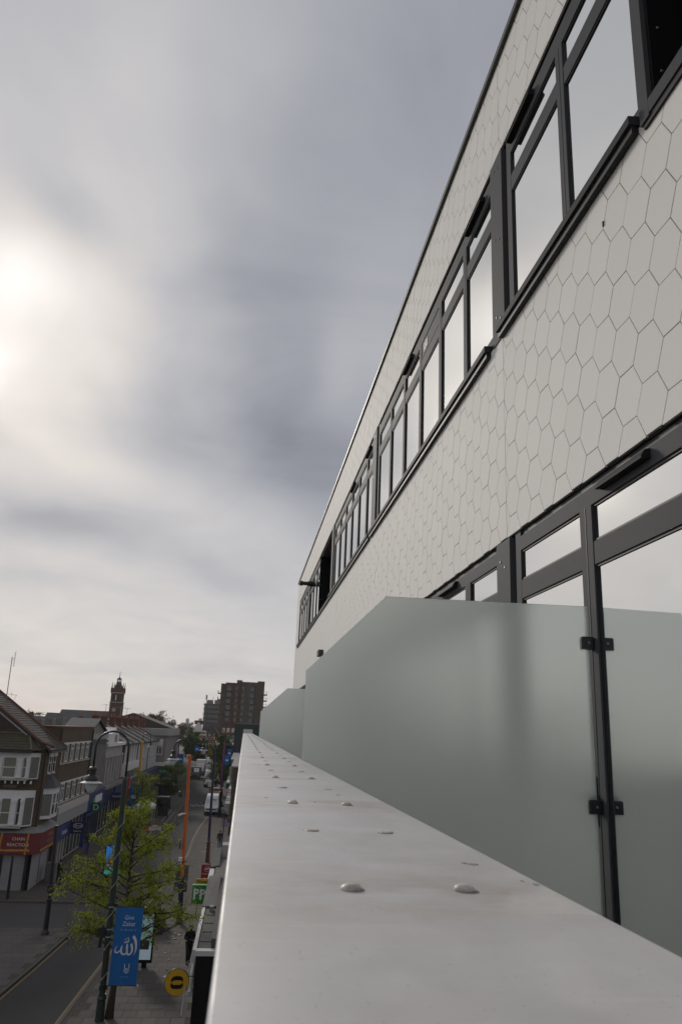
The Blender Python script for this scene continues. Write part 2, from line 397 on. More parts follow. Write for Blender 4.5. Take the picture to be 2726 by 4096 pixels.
# ------------------------------------------------------------------ ground, roads, pavements
g = MB(); g.box(-5000, 5000, -300, 9000, -1.0, -.03)
struct(g.build('ground', ground_m))
KR = [(-7.6, -20), (-7.0, 25), (-6.70, 37.1), (-6.24, 47.3), (-5.7, 58), (-5.0, 70), (-4.45, 82), (-4.62, 91), (-4.55, 101), (-4.1, 115), (-4.6, 138), (-6.0, 170), (-7.3, 204), (-10, 260), (-15, 330), (-24, 420)]
KL = [(-11.4, -20), (-10.5, 25), (-9.99, 40.4), (-9.64, 44.4), (-9.25, 50.0), (-9.15, 60.3), (-8.7, 80), (-8.42, 94), (-8.16, 107), (-8.9, 122), (-8.85, 138), (-9.6, 160), (-11.6, 181), (-13, 204), (-16.5, 260), (-22, 330), (-31, 420)]
def lerp_edge(E, y):
    for (a, b) in zip(E, E[1:]):
        if a[1] <= y <= b[1]:
            t = (y-a[1])/(b[1]-a[1]); return a[0]+(b[0]-a[0])*t
    return E[-1][0]
ys = sorted(set([p[1] for p in KR]+[p[1] for p in KL]))
r = MB()
for a, b in zip(ys, ys[1:]):
    r.add([(lerp_edge(KL, a), a, 0), (lerp_edge(KR, a), a, 0), (lerp_edge(KR, b), b, 0), (lerp_edge(KL, b), b, 0)], [(0, 1, 2, 3)])
road = struct(r.build('road', asphalt_m))
r = MB(); r.poly([(-90, 52.6, -.004), (-11.0, 52.4, -.004), (-9.0, 52.4, -.004), (-9.0, 59.6, -.004), (-11, 59.3, -.004), (-90, 58.9, -.004)])
side_road = struct(r.build('side_road', asphalt2_m))

def strip_along(E, y0, y1, off0, off1, z0, z1, skip=()):
    mb = MB(); pts = [y0]+[p[1] for p in E if y0 < p[1] < y1]+[y1]
    P = []
    for y in pts:
        x = lerp_edge(E, y); P.append((x, y))
    for (a, b) in zip(P, P[1:]):
        if any(s0 <= (a[1]+b[1])/2 <= s1 for s0, s1 in skip): continue
        n = len(mb.v)
        vs = []
        for (x, y) in (a, b):
            vs += [(x+off0, y, z0), (x+off1, y, z0), (x+off1, y, z1), (x+off0, y, z1)]
        mb.add(vs, [(0,1,5,4),(1,2,6,5),(2,3,7,6),(3,0,4,7),(0,3,2,1),(4,5,6,7)])
    return mb
# pavements: raised beds with a dropped edge at the side street
def bed(E, y0, y1, xouter, z):
    mb = MB(); pts = [y0]+[p[1] for p in E if y0 < p[1] < y1]+[y1]
    for a, b in zip(pts, pts[1:]):
        xa, xb = lerp_edge(E, a), lerp_edge(E, b)
        sgn = 1 if xouter > xa else -1
        xa += sgn*.15; xb += sgn*.15
        mb.add([(xa,a,-.5),(xouter,a,-.5),(xouter,b,-.5),(xb,b,-.5),(xa,a,z),(xouter,a,z),(xouter,b,z),(xb,b,z)],
               [(4,5,6,7),(0,1,5,4),(2,3,7,6),(3,0,4,7),(1,2,6,5)])
    return mb
pave_r = struct(bed(KR, -20, 420, 3.0, .10).build('pavement_right', pave_m))
pl = bed(KL, -20, 52.4, -60, .10); pl2 = bed(KL, 59.6, 420, -40, .10)
pl.add(pl2.v, pl2.f)
pave_l = struct(pl.build('pavement_left', pave_m))
strip_along(KR, -20, 300, 0, .146, -.3, .115).build('kerb', kerb_m, pave_r)
mbk = strip_along(KL, -20, 52.4, -.146, 0, -.3, .115); t2 = strip_along(KL, 59.6, 300, -.146, 0, -.3, .115); mbk.add(t2.v, t2.f)
mbk.box(-60, -9.4, 52.40, 52.54, -.3, .112); mbk.box(-60, -9.3, 59.46, 59.6, -.3, .112)
mbk.build('kerb', kerb_m, pave_l)
# painted lines
strip_along(KR, 20, 170, -.17, -.07, -.02, .006).build('yellow_line', yellow_m, road)
ml = strip_along(KL, 20, 52.3, .07, .17, -.02, .006); t2 = strip_along(KL, 60.2, 170, .07, .17, -.02, .006); ml.add(t2.v, t2.f)
ml.build('yellow_line', yellow_m, road)
ml = MB(); ml.poly([(-11.6, 52.55, .003), (-9.3, 52.62, .003), (-9.3, 52.72, .003), (-11.6, 52.65, .003)]); ml.build('yellow_line', yellow_m, side_road)
for i, (x0, y0) in enumerate([(-7.1, 129.5), (-6.4, 130.2), (-5.8, 130.8), (-7.6, 131.0), (-6.9, 131.8)]):
    ml = MB(); ml.box(x0, x0+.45, y0, y0+1.0, -.02, .005); ml.build('road_marking', whiteroad_m, road)
for (x0, y0, y1) in [(-9.75, 108, 122), (-9.05, 107, 121)]:
    mm = MB(); y = y0
    while y < y1: mm.box(x0, x0+.14, y, y+.9, .09, .107); y += 1.5
    mm.build('bay_marking', whiteroad_m, pave_l)

# paving slabs one by one where they can be told apart
slab_me = MB().cbox(-.295, .295, -.44, .44, -.02, .012, .008).mesh('paving_slab'); slab_me.materials.append(slab_m)
spots = []
y = 36.2; row = 0
while y < 58.5:
    x = -1.55 - (.3 if row % 2 else 0)
    while x > lerp_edge(KR, y)+.62:
        spots.append((x, y, pave_r)); x -= .6
    y += .89; row += 1
cand = []
y = 38.5; row = 0
while y < 52.0:
    x = lerp_edge(KL, y)-.52 - (.3 if row % 2 else 0)
    while x > -14.5:
        cand.append((x, y, pave_l)); x -= .6
    y += .89; row += 1
spots = spots[:215]; spots += sorted(cand, key=lambda s: (s[0]+9)**2+(s[1]-46)**2)[:298-len(spots)]
for (x, y, par) in spots:
    o = bpy.data.objects.new('paving_slab', slab_me); COL.objects.link(o); o.parent = par
    o.location = (x, y, .10+rnd.uniform(-.003, .003)); o.rotation_euler = (rnd.uniform(-.004, .004), rnd.uniform(-.004, .004), rnd.uniform(-.006, .006))
for (x, y, w, d) in [(-10.3, 51.3, .5, .3), (-9.9, 50.2, .9, .35), (-11.2, 49.6, .7, .5), (-3.2, 38.6, .6, .45), (-2.2, 46.6, .55, .4), (-3.4, 83, .7, .5)]:
    mm = MB(); mm.box(x, x+w, y, y+d, .09, .119 if y < 56 else .107); mm.build('inspection_cover', mat('cast_iron', (.05, .045, .042), .7, bump=.4, bscale=80), pave_r if x > -6 else pave_l)

# ------------------------------------------------------------------ the white-clad apartment building
XF = 1.55
bld = empty('apartment_building', (XF, 0, 0), 'apartment building clad in ivory hexagonal tiles with bands of dark grey framed windows', 'building')
core = MB()
core.box(XF+.30, 9.5, -6, 26.36, 0, EYE+4.93)
core.box(XF+.014, XF+.30, -6, 26.36, EYE+4.135, EYE+4.93)
core.box(XF+.014, XF+.30, -6, 26.36, EYE+1.217, EYE+2.70)
core.box(XF+.014, XF+.30, 25.02, 26.36, EYE-1.25, EYE+1.217)
core.box(XF+.014, XF+.30, 25.02, 26.36, EYE+2.70, EYE+4.135)
core.build('cladding_backing', tile_back_m, bld)
low = MB(); low.box(.03, XF+.28, -6, 26.3, 0, EYE-1.26); low.build('lower_storeys', concrete_m, bld)
fl = MB(); fl.box(.26, XF+.25, -6, 25.0, EYE-1.26, EYE-1.25+.012); fl.build('balcony_floor', mat('balcony_floor', (.16, .16, .155), .8, var=.1), bld)

HS, HW, HH = .061, .0635, .1175        # half of the flat edge, slant width, half height
GAP = .0026
def hexpoly(yc, zc, g=GAP):
    a = HS-g*.6; b = HS+HW-g*1.15; h = HH-g
    return [(yc-b, zc), (yc-a, zc-h), (yc+a, zc-h), (yc+b, zc), (yc+a, zc+h), (yc-a, zc+h)]
def clip(poly, lo, hi, ax):
    for sgn, lim in ((1, lo), (-1, hi)):
        out = []
        for i in range(len(poly)):
            p, q = poly[i], poly[(i+1) % len(poly)]
            dp, dq = sgn*(p[ax]-lim), sgn*(q[ax]-lim)
            if dp >= 0: out.append(p)
            if dp*dq < 0:
                t = dp/(dp-dq); out.append((p[0]+(q[0]-p[0])*t, p[1]+(q[1]-p[1])*t))
        poly = out
        if len(poly) < 3: return []
    return poly
def area(p): return abs(sum(p[i][0]*p[(i+1) % len(p)][1]-p[(i+1) % len(p)][0]*p[i][1] for i in range(len(p))))/2
PANELS = [(-2, 4.466, 1.2175, 2.64), (4.472, 26.37, 1.2175, 2.64), (-2, 4.466, 4.1375, 4.945), (4.472, 26.37, 4.1375, 4.945),
          (25.03, 26.37, 2.645, 4.134), (25.03, 26.37, -1.2, 1.214)]
full = MB().prism([(p[0], p[1]) for p in hexpoly(0, 0)], 'X', 0, .0125).mesh('tile'); full.materials.append(tile_m)
tiles = []
for (y0, y1, z0, z1) in PANELS:
    for kcol in range(int((y0-2.4935)/.1855)-2, int((y1-2.4935)/.1855)+3):
        yc = 2.4935+kcol*.1855; base = 2.3955+(.1175 if kcol % 2 else 0)
        for mrow in range(-30, 14):
            zc = base+mrow*.235
            if zc+HH < z0 or zc-HH > z1 or yc+.13 < y0 or yc-.13 > y1: continue
            p = hexpoly(yc, zc); c = clip(clip(p, y0, y1, 0), z0, z1, 1)
            if len(c) >= 3 and area(c) > 2e-4: tiles.append((yc, zc, c, abs(area(c)-area(p)) < 1e-9))
def apparent(t):
    yc, zc = t[0], t[1]
    if yc < 2.0: return -1
    d = math.sqrt(XF*XF+yc*yc+zc*zc); return area(t[2])*XF/d**3
tiles.sort(key=apparent, reverse=True)
rest = MB()
for i, (yc, zc, c, isfull) in enumerate(tiles):
    if i < 300:
        if isfull:
            o = bpy.data.objects.new('tile', full); COL.objects.link(o); o.parent = bld; o.location = (0, yc, zc+EYE)
            o.rotation_euler = (0, rnd.uniform(-.0022, .0022), rnd.uniform(-.0022, .0022)); o.location.x = rnd.uniform(-.0006, .0006)
        else:
            MB().prism([(a, b+EYE) for a, b in c], 'X', XF, XF+.0125).build('tile', tile_m, bld)
    else:
        j = rnd.uniform(-.0008, .0008); rest.prism([(a, b+EYE) for a, b in c], 'X', XF+j, XF+.0125)
rest.build('tile_field', tile_m, bld, kind='stuff')
# a stray clip hanging in one joint
MB().box(XF-.006, XF+.004, 2.975, 2.985, EYE+2.405, EYE+2.432).build('tile_clip', black_m, bld)

# roof edge
MB().box(XF-.03, XF+.25, -6, 26.40, EYE+4.93+.018, EYE+4.985).build('roof_trim', mat('roof_trim', (.06, .058, .05), .5), bld)
MB().box(XF-.022, XF+.25, -6, 26.39, EYE+4.985, EYE+5.025).build('roof_coping', mat('roof_coping', (.16, .16, .145), .8, spec=.1), bld)

def window_band(y0, y1, z0, z1, mulls, tr0, tr1, top, solid=(), pad=.055, mh=.048):
    """one ribbon window: frame, mullions, transoms, panes; z relative to the eye"""
    fx0, fx1, gx = XF+.012, XF+.115, XF+.0265; far = .085; lin = .05
    fr = MB(); Z = EYE
    fr.box(fx0, fx1, y0, y0+pad, Z+z0, Z+z1); fr.box(fx0, fx1, y1-lin-far, y1-lin, Z+z0, Z+z1); fr.box(fx0+.02, fx1, y1-lin, y1, Z+z0, Z+z1)
    fr.box(fx0, fx1, y0+pad, y1-lin-far, Z+top, Z+z1-.035); fr.box(fx0+.014, fx1, y0+pad, y1-lin-far, Z+z1-.035, Z+z1); fr.box(fx0, fx1, y0+pad, y1-lin-far, Z+z0, Z+z0+.06)
    win = fr.build('window', frame_m, bld)
    MB().box(fx0+.0185, fx0+.0195, y1-lin+.001, y1-.001, Z+z0, Z+z1).build('jamb_liner', gasket_m, win); MB().box(fx0+.0125, fx0+.0135, y0+pad, y1-lin-far, Z+z1-.034, Z+z1-.001).build('head_liner', gasket_m, win)
    edges = [y0+pad]
    for c in mulls:
        MB().box(fx0-.002, fx1, c-mh, c+mh, Z+z0+.06, Z+top).build('mullion', frame_m, win)
        MB().box(fx0-.004, fx0-.001, c-.003, c+.003, Z+z0+.06, Z+top).build('mullion_seam', gasket_m, win)
        edges += [c-mh, c+mh]
    edges.append(y1-lin-far)
    for i in range(0, len(edges), 2):
        a, b = edges[i], edges[i+1]
        MB().box(fx0+.001, fx1, a, b, Z+tr0, Z+tr1).build('transom', frame_m, win)
        for (q0, q1, s) in ((z0+.06, tr0, False), (tr1, top, i//2 in solid)):
            # black gasket rim, then the pane
            gk = MB(); x0, x1 = gx-.007, gx+.01
            gk.box(x0, x1, a, a+.012, Z+q0, Z+q1); gk.box(x0, x1, b-.012, b, Z+q0, Z+q1)
            gk.box(x0, x1, a+.012, b-.012, Z+q0, Z+q0+.012); gk.box(x0, x1, a+.012, b-.012, Z+q1-.012, Z+q1)
            gk.build('gasket', gasket_m, win)
            if s: 
                MB().box(gx-.012, gx+.01, a+.013, b-.013, Z+q0+.013, Z+q1-.013).build('blank_panel', frame_m, win)
                gr = MB(); n = 7
                for k in range(n): yy = b-.26+k*.024; gr.box(gx-.016, gx-.0115, yy, yy+.012, Z+q0+.04, Z+q1-.05)
                gr.build('vent_grille', black_m, win)
            else:
                MB().box(gx, gx+.008, a+.004, b-.004, Z+q0+.004, Z+q1-.004).build('pane', glass_m, win)
    # black reveal lining under the cladding
    rv = MB(); rv.box(XF+.016, fx1, y0, y1, Z+z1+.0005, Z+z1+.010); rv.build('head_lining', gasket_m, win)
    return win
def sill(win, y0, y1, z):
    s = MB()
    s.prism([(XF-.05, EYE+z-.048), (XF-.05, EYE+z-.004), (XF+.0118, EYE+z+.002), (XF+.0118, EYE+z-.048)], 'Y', y0, y1)
    s.build('sill', mat('sill_grey', (.05, .051, .054), .7, spec=.1), win)
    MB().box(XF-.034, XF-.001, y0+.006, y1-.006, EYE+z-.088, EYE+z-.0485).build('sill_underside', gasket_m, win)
def vent(win, y0, y1, z):
    v = MB(); v.prism([(XF-.030, EYE+z-.030), (XF-.030, EYE+z-.020), (XF-.012, EYE+z+.008), (XF+.0115, EYE+z+.014), (XF+.0115, EYE+z-.030)], 'Y', y0, y1)
    v.build('vent_hood', mat('hood_black', (.02, .021, .023), .7, spec=.15), win)
def pillar(y0, y1, z0, z1):
    p = MB().box(XF-.008, XF+.12, y0, y1, EYE+z0, EYE+z1).build('window_pillar', frame_m, bld)
    b = MB()
    for (dy, dz) in ((.3, .1), (.62, .13), (.3, .52), (.62, .55), (.35, .93), (.68, .95)):
        b.lathe((XF-.008, y0+(y1-y0)*dy, EYE+z0+(z1-z0)*dz), [(.007, -.005), (.006, -.001), (.006, .002)], 8, 'X')
    b.build('bolt', steel_m, p)
UZ0, UZ1, UT0, UT1, UTOP = 2.70, 4.13, 3.648, 3.772, 3.962
LZ0, LZ1, LT0, LT1, LTOP = -1.24, 1.212, .801, .910, 1.092
w = window_band(2.565, 4.40, UZ0, UZ1, [3.412], UT0, UT1, UTOP); sill(w, 2.60, 4.47, 2.70); vent(w, 3.80, 4.24, 4.045)
pillar(4.405, 4.655, 2.63, 4.128)
w = window_band(4.66, 9.74, UZ0, UZ1, [5.415+.8385*k for k in range(5)], UT0, UT1, UTOP, solid=(2,)); sill(w, 4.72, 10.06, 2.69)
vent(w, 4.85, 5.3, 4.045); vent(w, 7.45, 7.9, 4.045)
pillar(9.745, 10.06, 2.63, 4.128)
w = window_band(10.065, 15.02, UZ0, UZ1, [10.70+.8385*k for k in range(5)], UT0, UT1, UTOP); sill(w, 10.14, 15.30, 2.69)
vent(w, 10.3, 10.75, 4.045); vent(w, 12.0, 12.5, 4.045)
pillar(15.025, 15.33, 2.63, 4.128)
w = window_band(18.06, 20.9, UZ0, UZ1, [18.95, 19.9], UT0, UT1, UTOP); sill(w, 18.08, 21.1, 2.69)
pillar(20.905, 21.2, 2.63, 4.128)
w = window_band(21.205, 25.0, UZ0, UZ1, [22.1, 23.0, 23.9], UT0, UT1, UTOP); sill(w, 21.2, 25.02, 2.69)
# recessed loggias lined in black
def loggia(y0, y1, frame=True):
    lg = MB(); d = 1.4
    lg.box(XF+.002, XF+d, y1-.02, y1, EYE+2.70, EYE+4.12)           # far cheek, faces the camera
    p = lg.build('loggia_lining', blackpan_m, bld)
    b = MB()
    for zz_ in (2.82, 3.06, 3.4, 3.75, 4.0):
        b.lathe((XF+.045, y1-.021, EYE+zz_), [(.008, .002), (.008, -.003), (.005, -.006)], 10, 'Y')
    b.build('bolt', steel_m, p)
    MB().box(XF+.03, XF+d, y0, y1, EYE+4.10, EYE+4.128).build('loggia_soffit', mat('soffit', (.12, .115, .11), .8), bld)
    if frame:
        f = MB(); f.box(XF-.02, XF+.1, y1+.002, y1+.075, EYE+2.60, EYE+4.128)
        f.box(XF-.02, XF+.1, y0, y1, EYE+2.61, EYE+2.68); f.build('loggia_frame', frame_m, bld)
        MB().box(XF-.012, XF+.02, y0, y1+.06, EYE+2.575, EYE+2.6095).build('loggia_underside', gasket_m, bld)
# the core has to open up behind the loggias: cut by rebuilding the core without them
loggia(-2.0, 2.485); loggia(15.34, 18.055, frame=False)
MB().box(XF-.03, XF+.05, 15.36, 18.06, EYE+2.60, EYE+2.66).build('loggia_sill', frame_m, bld)
w = window_band(-1.0, 4.40, LZ0, LZ1, [.9, 2.05, 3.366], LT0, LT1, LTOP, mh=.064); vent(w, 2.74, 3.17, 1.155); WLOW = w
pillar(4.405, 4.655, -1.24, 1.205)
w = window_band(4.66, 9.74, LZ0, LZ1, [5.385+.8385*k for k in range(5)], LT0, LT1, LTOP, mh=.064); vent(w, 5.66, 6.16, 1.155)
pillar(9.745, 10.06, -1.24, 1.205)
w = window_band(10.065, 15.3, LZ0, LZ1, [10.70+.8385*k for k in range(5)], LT0, LT1, LTOP, mh=.064)
pillar(15.305, 15.6, -1.24, 1.205)
w = window_band(15.61, 25.0, LZ0, LZ1, [16.5+.857*k for k in range(10)], LT0, LT1, LTOP); vent(w, 18.3, 18.8, 1.165); vent(w, 21, 21.5, 1.165)
MB().box(XF-.10, XF, 16.2, 16.6, EYE+1.56, EYE+1.68).build('wall_box', frame_m, bld)
fl_ = MB(); fl_.tube([(XF+.05, 19.6, EYE+3.72), (XF-.16, 19.6, EYE+3.72)], .07, 12); fl_.tube([(XF-.16, 19.6, EYE+3.72), (XF-.30, 19.6, EYE+3.72)], .05, 12); fl_.lathe((XF-.38, 19.6, EYE+3.72), [(.065, 0), (.065, .08)], 12, 'X')
fl_.build('flue_pipe', black_m, bld, smooth='auto')
# door lever just behind the screen
hd = MB(); hd.box(XF+.002, XF+.0118, 3.385, 3.42, EYE-.34, EYE-.14); hd.tube([(XF+.003, 3.40, EYE-.215), (XF-.045, 3.40, EYE-.215), (XF-.05, 3.45, EYE-.217), (XF-.05, 3.54, EYE-.225)], .012, 8)
hd.build('door_handle', MATS['hood_black'], WLOW, smooth='auto')

# ------------------------------------------------------------------ parapet with its bolted coping
par = empty('balcony_parapet', (.13, 0, EYE-1.25), 'long low balcony parapet with pale grey coping and paired domed bolts', 'parapet')
MB().box(.03, .245, -2.0, 25.2, EYE-1.247, EYE-.160).build('parapet_wall', mat('parapet_wall', (.45, .45, .44), .7, var=.05), par)
cuts = [-2.0, 2.42, 5.02, 7.62, 10.22, 12.82, 15.42, 18.02, 20.62, 23.2]
for a, b in zip(cuts, cuts[1:]):
    c = MB(); prof = []
    for (x, z) in ((-.007, -.165), (-.007, -.1225), (-.006, -.1208), (-.004, -.120), (.266, -.120), (.2695, -.1208), (.271, -.1235), (.271, -.165)):
        prof.append((x, EYE+z))
    c.prism(prof, 'Y', a+.002, b-.002)
    c.build('coping', coping_m, par, smooth='auto')
MB().box(-.006, .27, 24.2, 25.6, EYE-.5, EYE-.005).build('end_block', mat('pale_render', (.6, .58, .55), .8, var=.05), par)
bolt_me = MB().lathe((0, 0, 0), [(.0084, -.003), (.0088, .0008), (.0083, .0022), (.0064, .0038), (.0036, .0047), (.0008, .0050)], 20).mesh('bolt'); bolt_me.materials.append(bolt_m); bolt_me.shade_smooth()
flat_me = MB().lathe((0, 0, 0), [(.0090, -.003), (.0090, .0006), (.0082, .0015), (.0030, .0018)], 20).mesh('bolt_flat'); flat_me.materials.append(bolt_m)
halo_me = MB().lathe((0, 0, 0), [(.0106, -.0005), (.0100, .0003)], 20).mesh('shadow_rim'); halo_me.materials.append(rim_shade_m)  # flat dark ring round a bolt, painting in its shadow rim
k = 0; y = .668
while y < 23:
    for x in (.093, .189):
        for me_, nm, dz in ((bolt_me if k % 2 == 0 else flat_me, 'bolt', 0), (halo_me, 'shadow_rim', 0)) if y < 4 else ((bolt_me if k % 2 == 0 else flat_me, 'bolt', 0),):
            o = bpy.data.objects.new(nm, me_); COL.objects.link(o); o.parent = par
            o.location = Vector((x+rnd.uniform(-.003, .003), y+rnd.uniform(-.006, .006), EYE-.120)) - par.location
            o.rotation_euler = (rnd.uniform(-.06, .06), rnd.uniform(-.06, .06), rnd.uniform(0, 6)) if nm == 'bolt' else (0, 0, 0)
            if nm == 'shadow_rim': o.location.y -= .0008; o.location.x += .0004
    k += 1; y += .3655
sp_m = mat('dropping_spot', (.30, .26, .24), .9)
for (x, y, s) in [(.262, .70, .003), (.255, .715, .0018), (.236, .80, .004), (.228, .805, .0025), (.10, 1.46, .004), (.135, 1.44, .003), (.05, 1.5, .003), (.2, 1.62, .004)]:
    n = 9; pts = [(x+s*math.cos(6.283*i/n)*rnd.uniform(.5, 1.5), y+s*1.6*math.sin(6.283*i/n)*rnd.uniform(.5, 1.5)) for i in range(n)]
    MB().prism(pts, 'Z', EYE-.1205, EYE-.1195).build('dirt_spot', sp_m, par)

# ------------------------------------------------------------------ frosted screens between the balconies
def screen(Y, k, xl, label):
    """k scales the sheet with its distance from the mullion line"""
    s = empty('balcony_screen', (.9, Y, EYE-1.25), label, 'glass screen', 'frosted screens between the balconies')
    xe = 1.536
    poly = [(.276, EYE-1.2), (xe, EYE-1.2), (xe, EYE+.609), (.593, EYE+.599), (xl, EYE+.255), (xl, EYE-.117), (.276, EYE-.117)]
    gp = MB().prism(poly, 'Y', Y-.006, Y+.006).build('pane', frost_m, s)
    edm = mat('glass_edge', (.62, .74, .71), .2)
    MB().box(xe+.0003, xe+.0018, Y-.0055, Y+.0055, EYE-1.2, EYE+.609).build('polished_edge', edm, gp)
    for z in (.441, -.262):
        c = MB().cbox(1.500, 1.5605, Y-.018, Y+.018, EYE+z-.028, EYE+z+.028, .005).build('clamp', black_m, s)
        MB().lathe((1.532, Y-.0185, EYE+z), [(.006, .001), (.006, -.002), (.003, -.003)], 10, 'Y').build('clamp_screw', steel_m, c)
    return s
screen(3.352, 1, .250, 'nearest frosted glass screen with cut corner, clamped to the window mullion')
screen(11.45, 1, .225, 'farther frosted glass screen standing beyond the near one along the parapet')
# ------------------------------------------------------------------ buildings along the left side
brickA = brick_mat('brown_brick', (.115, .078, .048), (.085, .058, .038), (.075, .062, .048))
brickB = brick_mat('yellow_brown_brick', (.125, .092, .058), (.10, .074, .048), (.08, .066, .05))
brickR = brick_mat('red_brick', (.16, .062, .04), (.12, .048, .032), (.09, .06, .05))
rooftile_m = mat('mossy_roof_tile', (.075, .066, .042), .95, var=.25, vscale=2.5, stain=((.055, .06, .025), 1.2, .5, .7), bump=.3, bscale=20)
slate_m = mat('slate', (.062, .058, .06), .8, var=.2, vscale=1.5, bump=.2, bscale=15)
brownroof_m = mat('brown_roof_tile', (.055, .042, .035), .9, var=.25, vscale=2, bump=.3, bscale=15)
ridge_m = mat('red_ridge_tile', (.13, .058, .04), .9, var=.25, vscale=6)
stone_m = mat('pale_stone', (.33, .31, .29), .85, var=.12, vscale=.8, stain=((.2, .19, .18), .5, .5, .75))
greyclad_m = mat('grey_cladding', (.22, .205, .195), .8, var=.1, vscale=.7, stain=((.15, .14, .135), .6, .52, .75))
render_m = mat('grey_render', (.20, .185, .165), .9, var=.12, vscale=.6)
bluesh_m = mat('blue_fascia', (.018, .03, .13), .5, var=.1)
navy_m = mat('navy_sign', (.012, .014, .06), .5)
shopglass_m = window_mat('shop_glass', .22, (.035, .034, .034), rough=.05)
pane_m = window_mat('dim_pane', .30, (.05, .05, .046), rough=.03)
blind_m = window_mat('blind_pane', .12, (.17, .175, .135), rough=.05)
darkpane_m = window_mat('dark_pane', .22, (.012, .013, .016), rough=.03)
shutter_m = mat('shutter_grey', (.27, .265, .27), .5, var=.1, vscale=2)
redsign_m = mat('dark_red_sign', (.13, .010, .012), .5, var=.08)
gold_m = mat('gold_chain', (.36, .19, .02), .5)
lead_m = mat('lead_flashing', (.16, .155, .15), .7, var=.15)
teal_m = mat('teal_fascia', (.02, .11, .12), .5)

def win(parent, face, pl, u0, u1, z0, z1, fm=None, pm=None, cols=1, rail=.55, depth=.10, fw=.07, sillm=None, name='window'):
    """window set into a wall: face '+X' at x=pl (u = y) or '-Y' at y=pl (u = x)"""
    fm = fm or white_m; pm = pm or pane_m
    def bx(mb, a, b, p, q, d0, d1):      # d measured outwards from the wall
        if face == '+X': mb.box(pl+d0, pl+d1, a, b, p, q)
        elif face == '-X': mb.box(pl-d1, pl-d0, a, b, p, q)
        else: mb.box(a, b, pl-d1, pl-d0, p, q)
    f = MB(); o = .03
    bx(f, u0, u0+fw, z0, z1, -.02, o); bx(f, u1-fw, u1, z0, z1, -.02, o); bx(f, u0+fw, u1-fw, z1-fw, z1, -.02, o); bx(f, u0+fw, u1-fw, z0, z0+fw, -.02, o)
    for c in range(1, cols):
        m = u0+(u1-u0)*c/cols; bx(f, m-fw*.4, m+fw*.4, z0+fw, z1-fw, -.02, o)
    if rail:
        zr = z0+(z1-z0)*rail; bx(f, u0+fw, u1-fw, zr-fw*.45, zr+fw*.45, -.02, o*.8)
    w = f.build(name, fm, parent)
    p = MB(); bx(p, u0+.02, u1-.02, z0+.02, z1-.02, -.015, .006); p.build('pane', pm, w)
    if sillm:
        s = MB(); bx(s, u0-.08, u1+.08, z0-.10, z0-.002, -.02, .10); s.build('sill', sillm, w)
    return w
def tile_courses(name, m, parent, a, b, c, d, rows, cols, th=.035, skew=0):
    """overlapping courses on the roof quad a-b (eave) d-c (ridge): real slabs joined into one part"""
    a, b, c, d = map(Vector, (a, b, c, d)); mb = MB(); nrm = (b-a).cross(d-a).normalized()
    if nrm.z < 0: nrm = -nrm
    for r_ in range(rows):
        t0, t1 = r_/rows, min(1, (r_+1.15)/rows)
        l0, r0, l1, r1 = a.lerp(d, t0), b.lerp(c, t0), a.lerp(d, t1), b.lerp(c, t1)
        n = max(1, int(round(cols*((r0-l0).length+.01)/((b-a).length+.01))))
        for k in range(n):
            s0, s1 = (k+.03)/n, (k+.97)/n
            h = th*(1+rnd.uniform(-.25, .25))
            p = [l0.lerp(r0, s0), l0.lerp(r0, s1), l1.lerp(r1, s1), l1.lerp(r1, s0)]
            top = [p[0]+nrm*h*1.6, p[1]+nrm*h*1.6, p[2]+nrm*h*.5, p[3]+nrm*h*.5]
            mb.add(p+top, [(4,5,6,7),(0,1,5,4),(1,2,6,5),(3,0,4,7)])
    return mb.build(name, m, parent, kind='stuff', fix=False)

# --- corner building with the white bays and the red shop sign
cb = empty('corner_shop_house', (-18, 66, 0), 'brown brick corner house with white bay windows above a dark red shop sign', 'building')
wl = MB(); wl.box(-26, -14.95, 63.55, 69.0, 0, 9.95)
wl.prism([(-26, 9.95), (-14.95, 9.95), (-21, 14.25), (-26, 14.25)], 'Y', 63.55, 69.0)
wl.build('wall', brickA, cb)
# gable hung with dark tiles
gt = MB(); z = 10.0
while z < 14:
    xr = -15.25-(z-10.0)/.711; gt.add([(-26, 63.55, z), (xr, 63.55, z), (xr-.2, 63.55, z+.2), (-26, 63.55, z+.2), (-26, 63.46, z), (xr, 63.46, z), (xr-.2, 63.52, z+.2), (-26, 63.52, z+.2)], [(4,5,6,7),(0,1,5,4),(1,2,6,5)]); z += .19
gt.build('hung_tiles', brownroof_m, cb, kind='stuff')
MB().prism([(-26, 13.72), (-20.3, 13.72), (-15.35, 10.16), (-15.35, 10.02), (-20.4, 13.58), (-26, 13.58)], 'Y', 63.40, 63.50).build('bargeboard', mat('pale_board', (.34, .35, .38), .7), cb)
roof = MB(); roof.add([(-21, 63.2, 14.3), (-14.55, 63.2, 9.72), (-14.55, 69.05, 9.72), (-21, 69.05, 14.3), (-21, 63.2, 14.42), (-14.5, 63.2, 9.80), (-14.5, 69.05, 9.80), (-21, 69.05, 14.42), (-27, 63.2, 10.2), (-27, 69.05, 10.2)],
                       [(4,5,6,7), (0,1,5,4), (1,2,6,5), (2,3,7,6), (4,7,9,8)])
rf = roof.build('roof', brownroof_m, cb)
tile_courses('roof_tiles', brownroof_m, rf, (-14.5, 63.3, 9.82), (-14.5, 69.0, 9.82), (-20.9, 69.0, 14.37), (-20.9, 63.3, 14.37), 26, 19, .025)
MB().tube([(-21, 69.0, 14.5), (-14.6, 69.0, 9.95)], .11, 8).build('verge_tiles', ridge_m, rf)
MB().tube([(-21, 63.25, 14.48), (-15.3, 63.25, 10.42), (-14.3, 63.3, 10.1)], .10, 8).build('verge_tiles', ridge_m, rf)
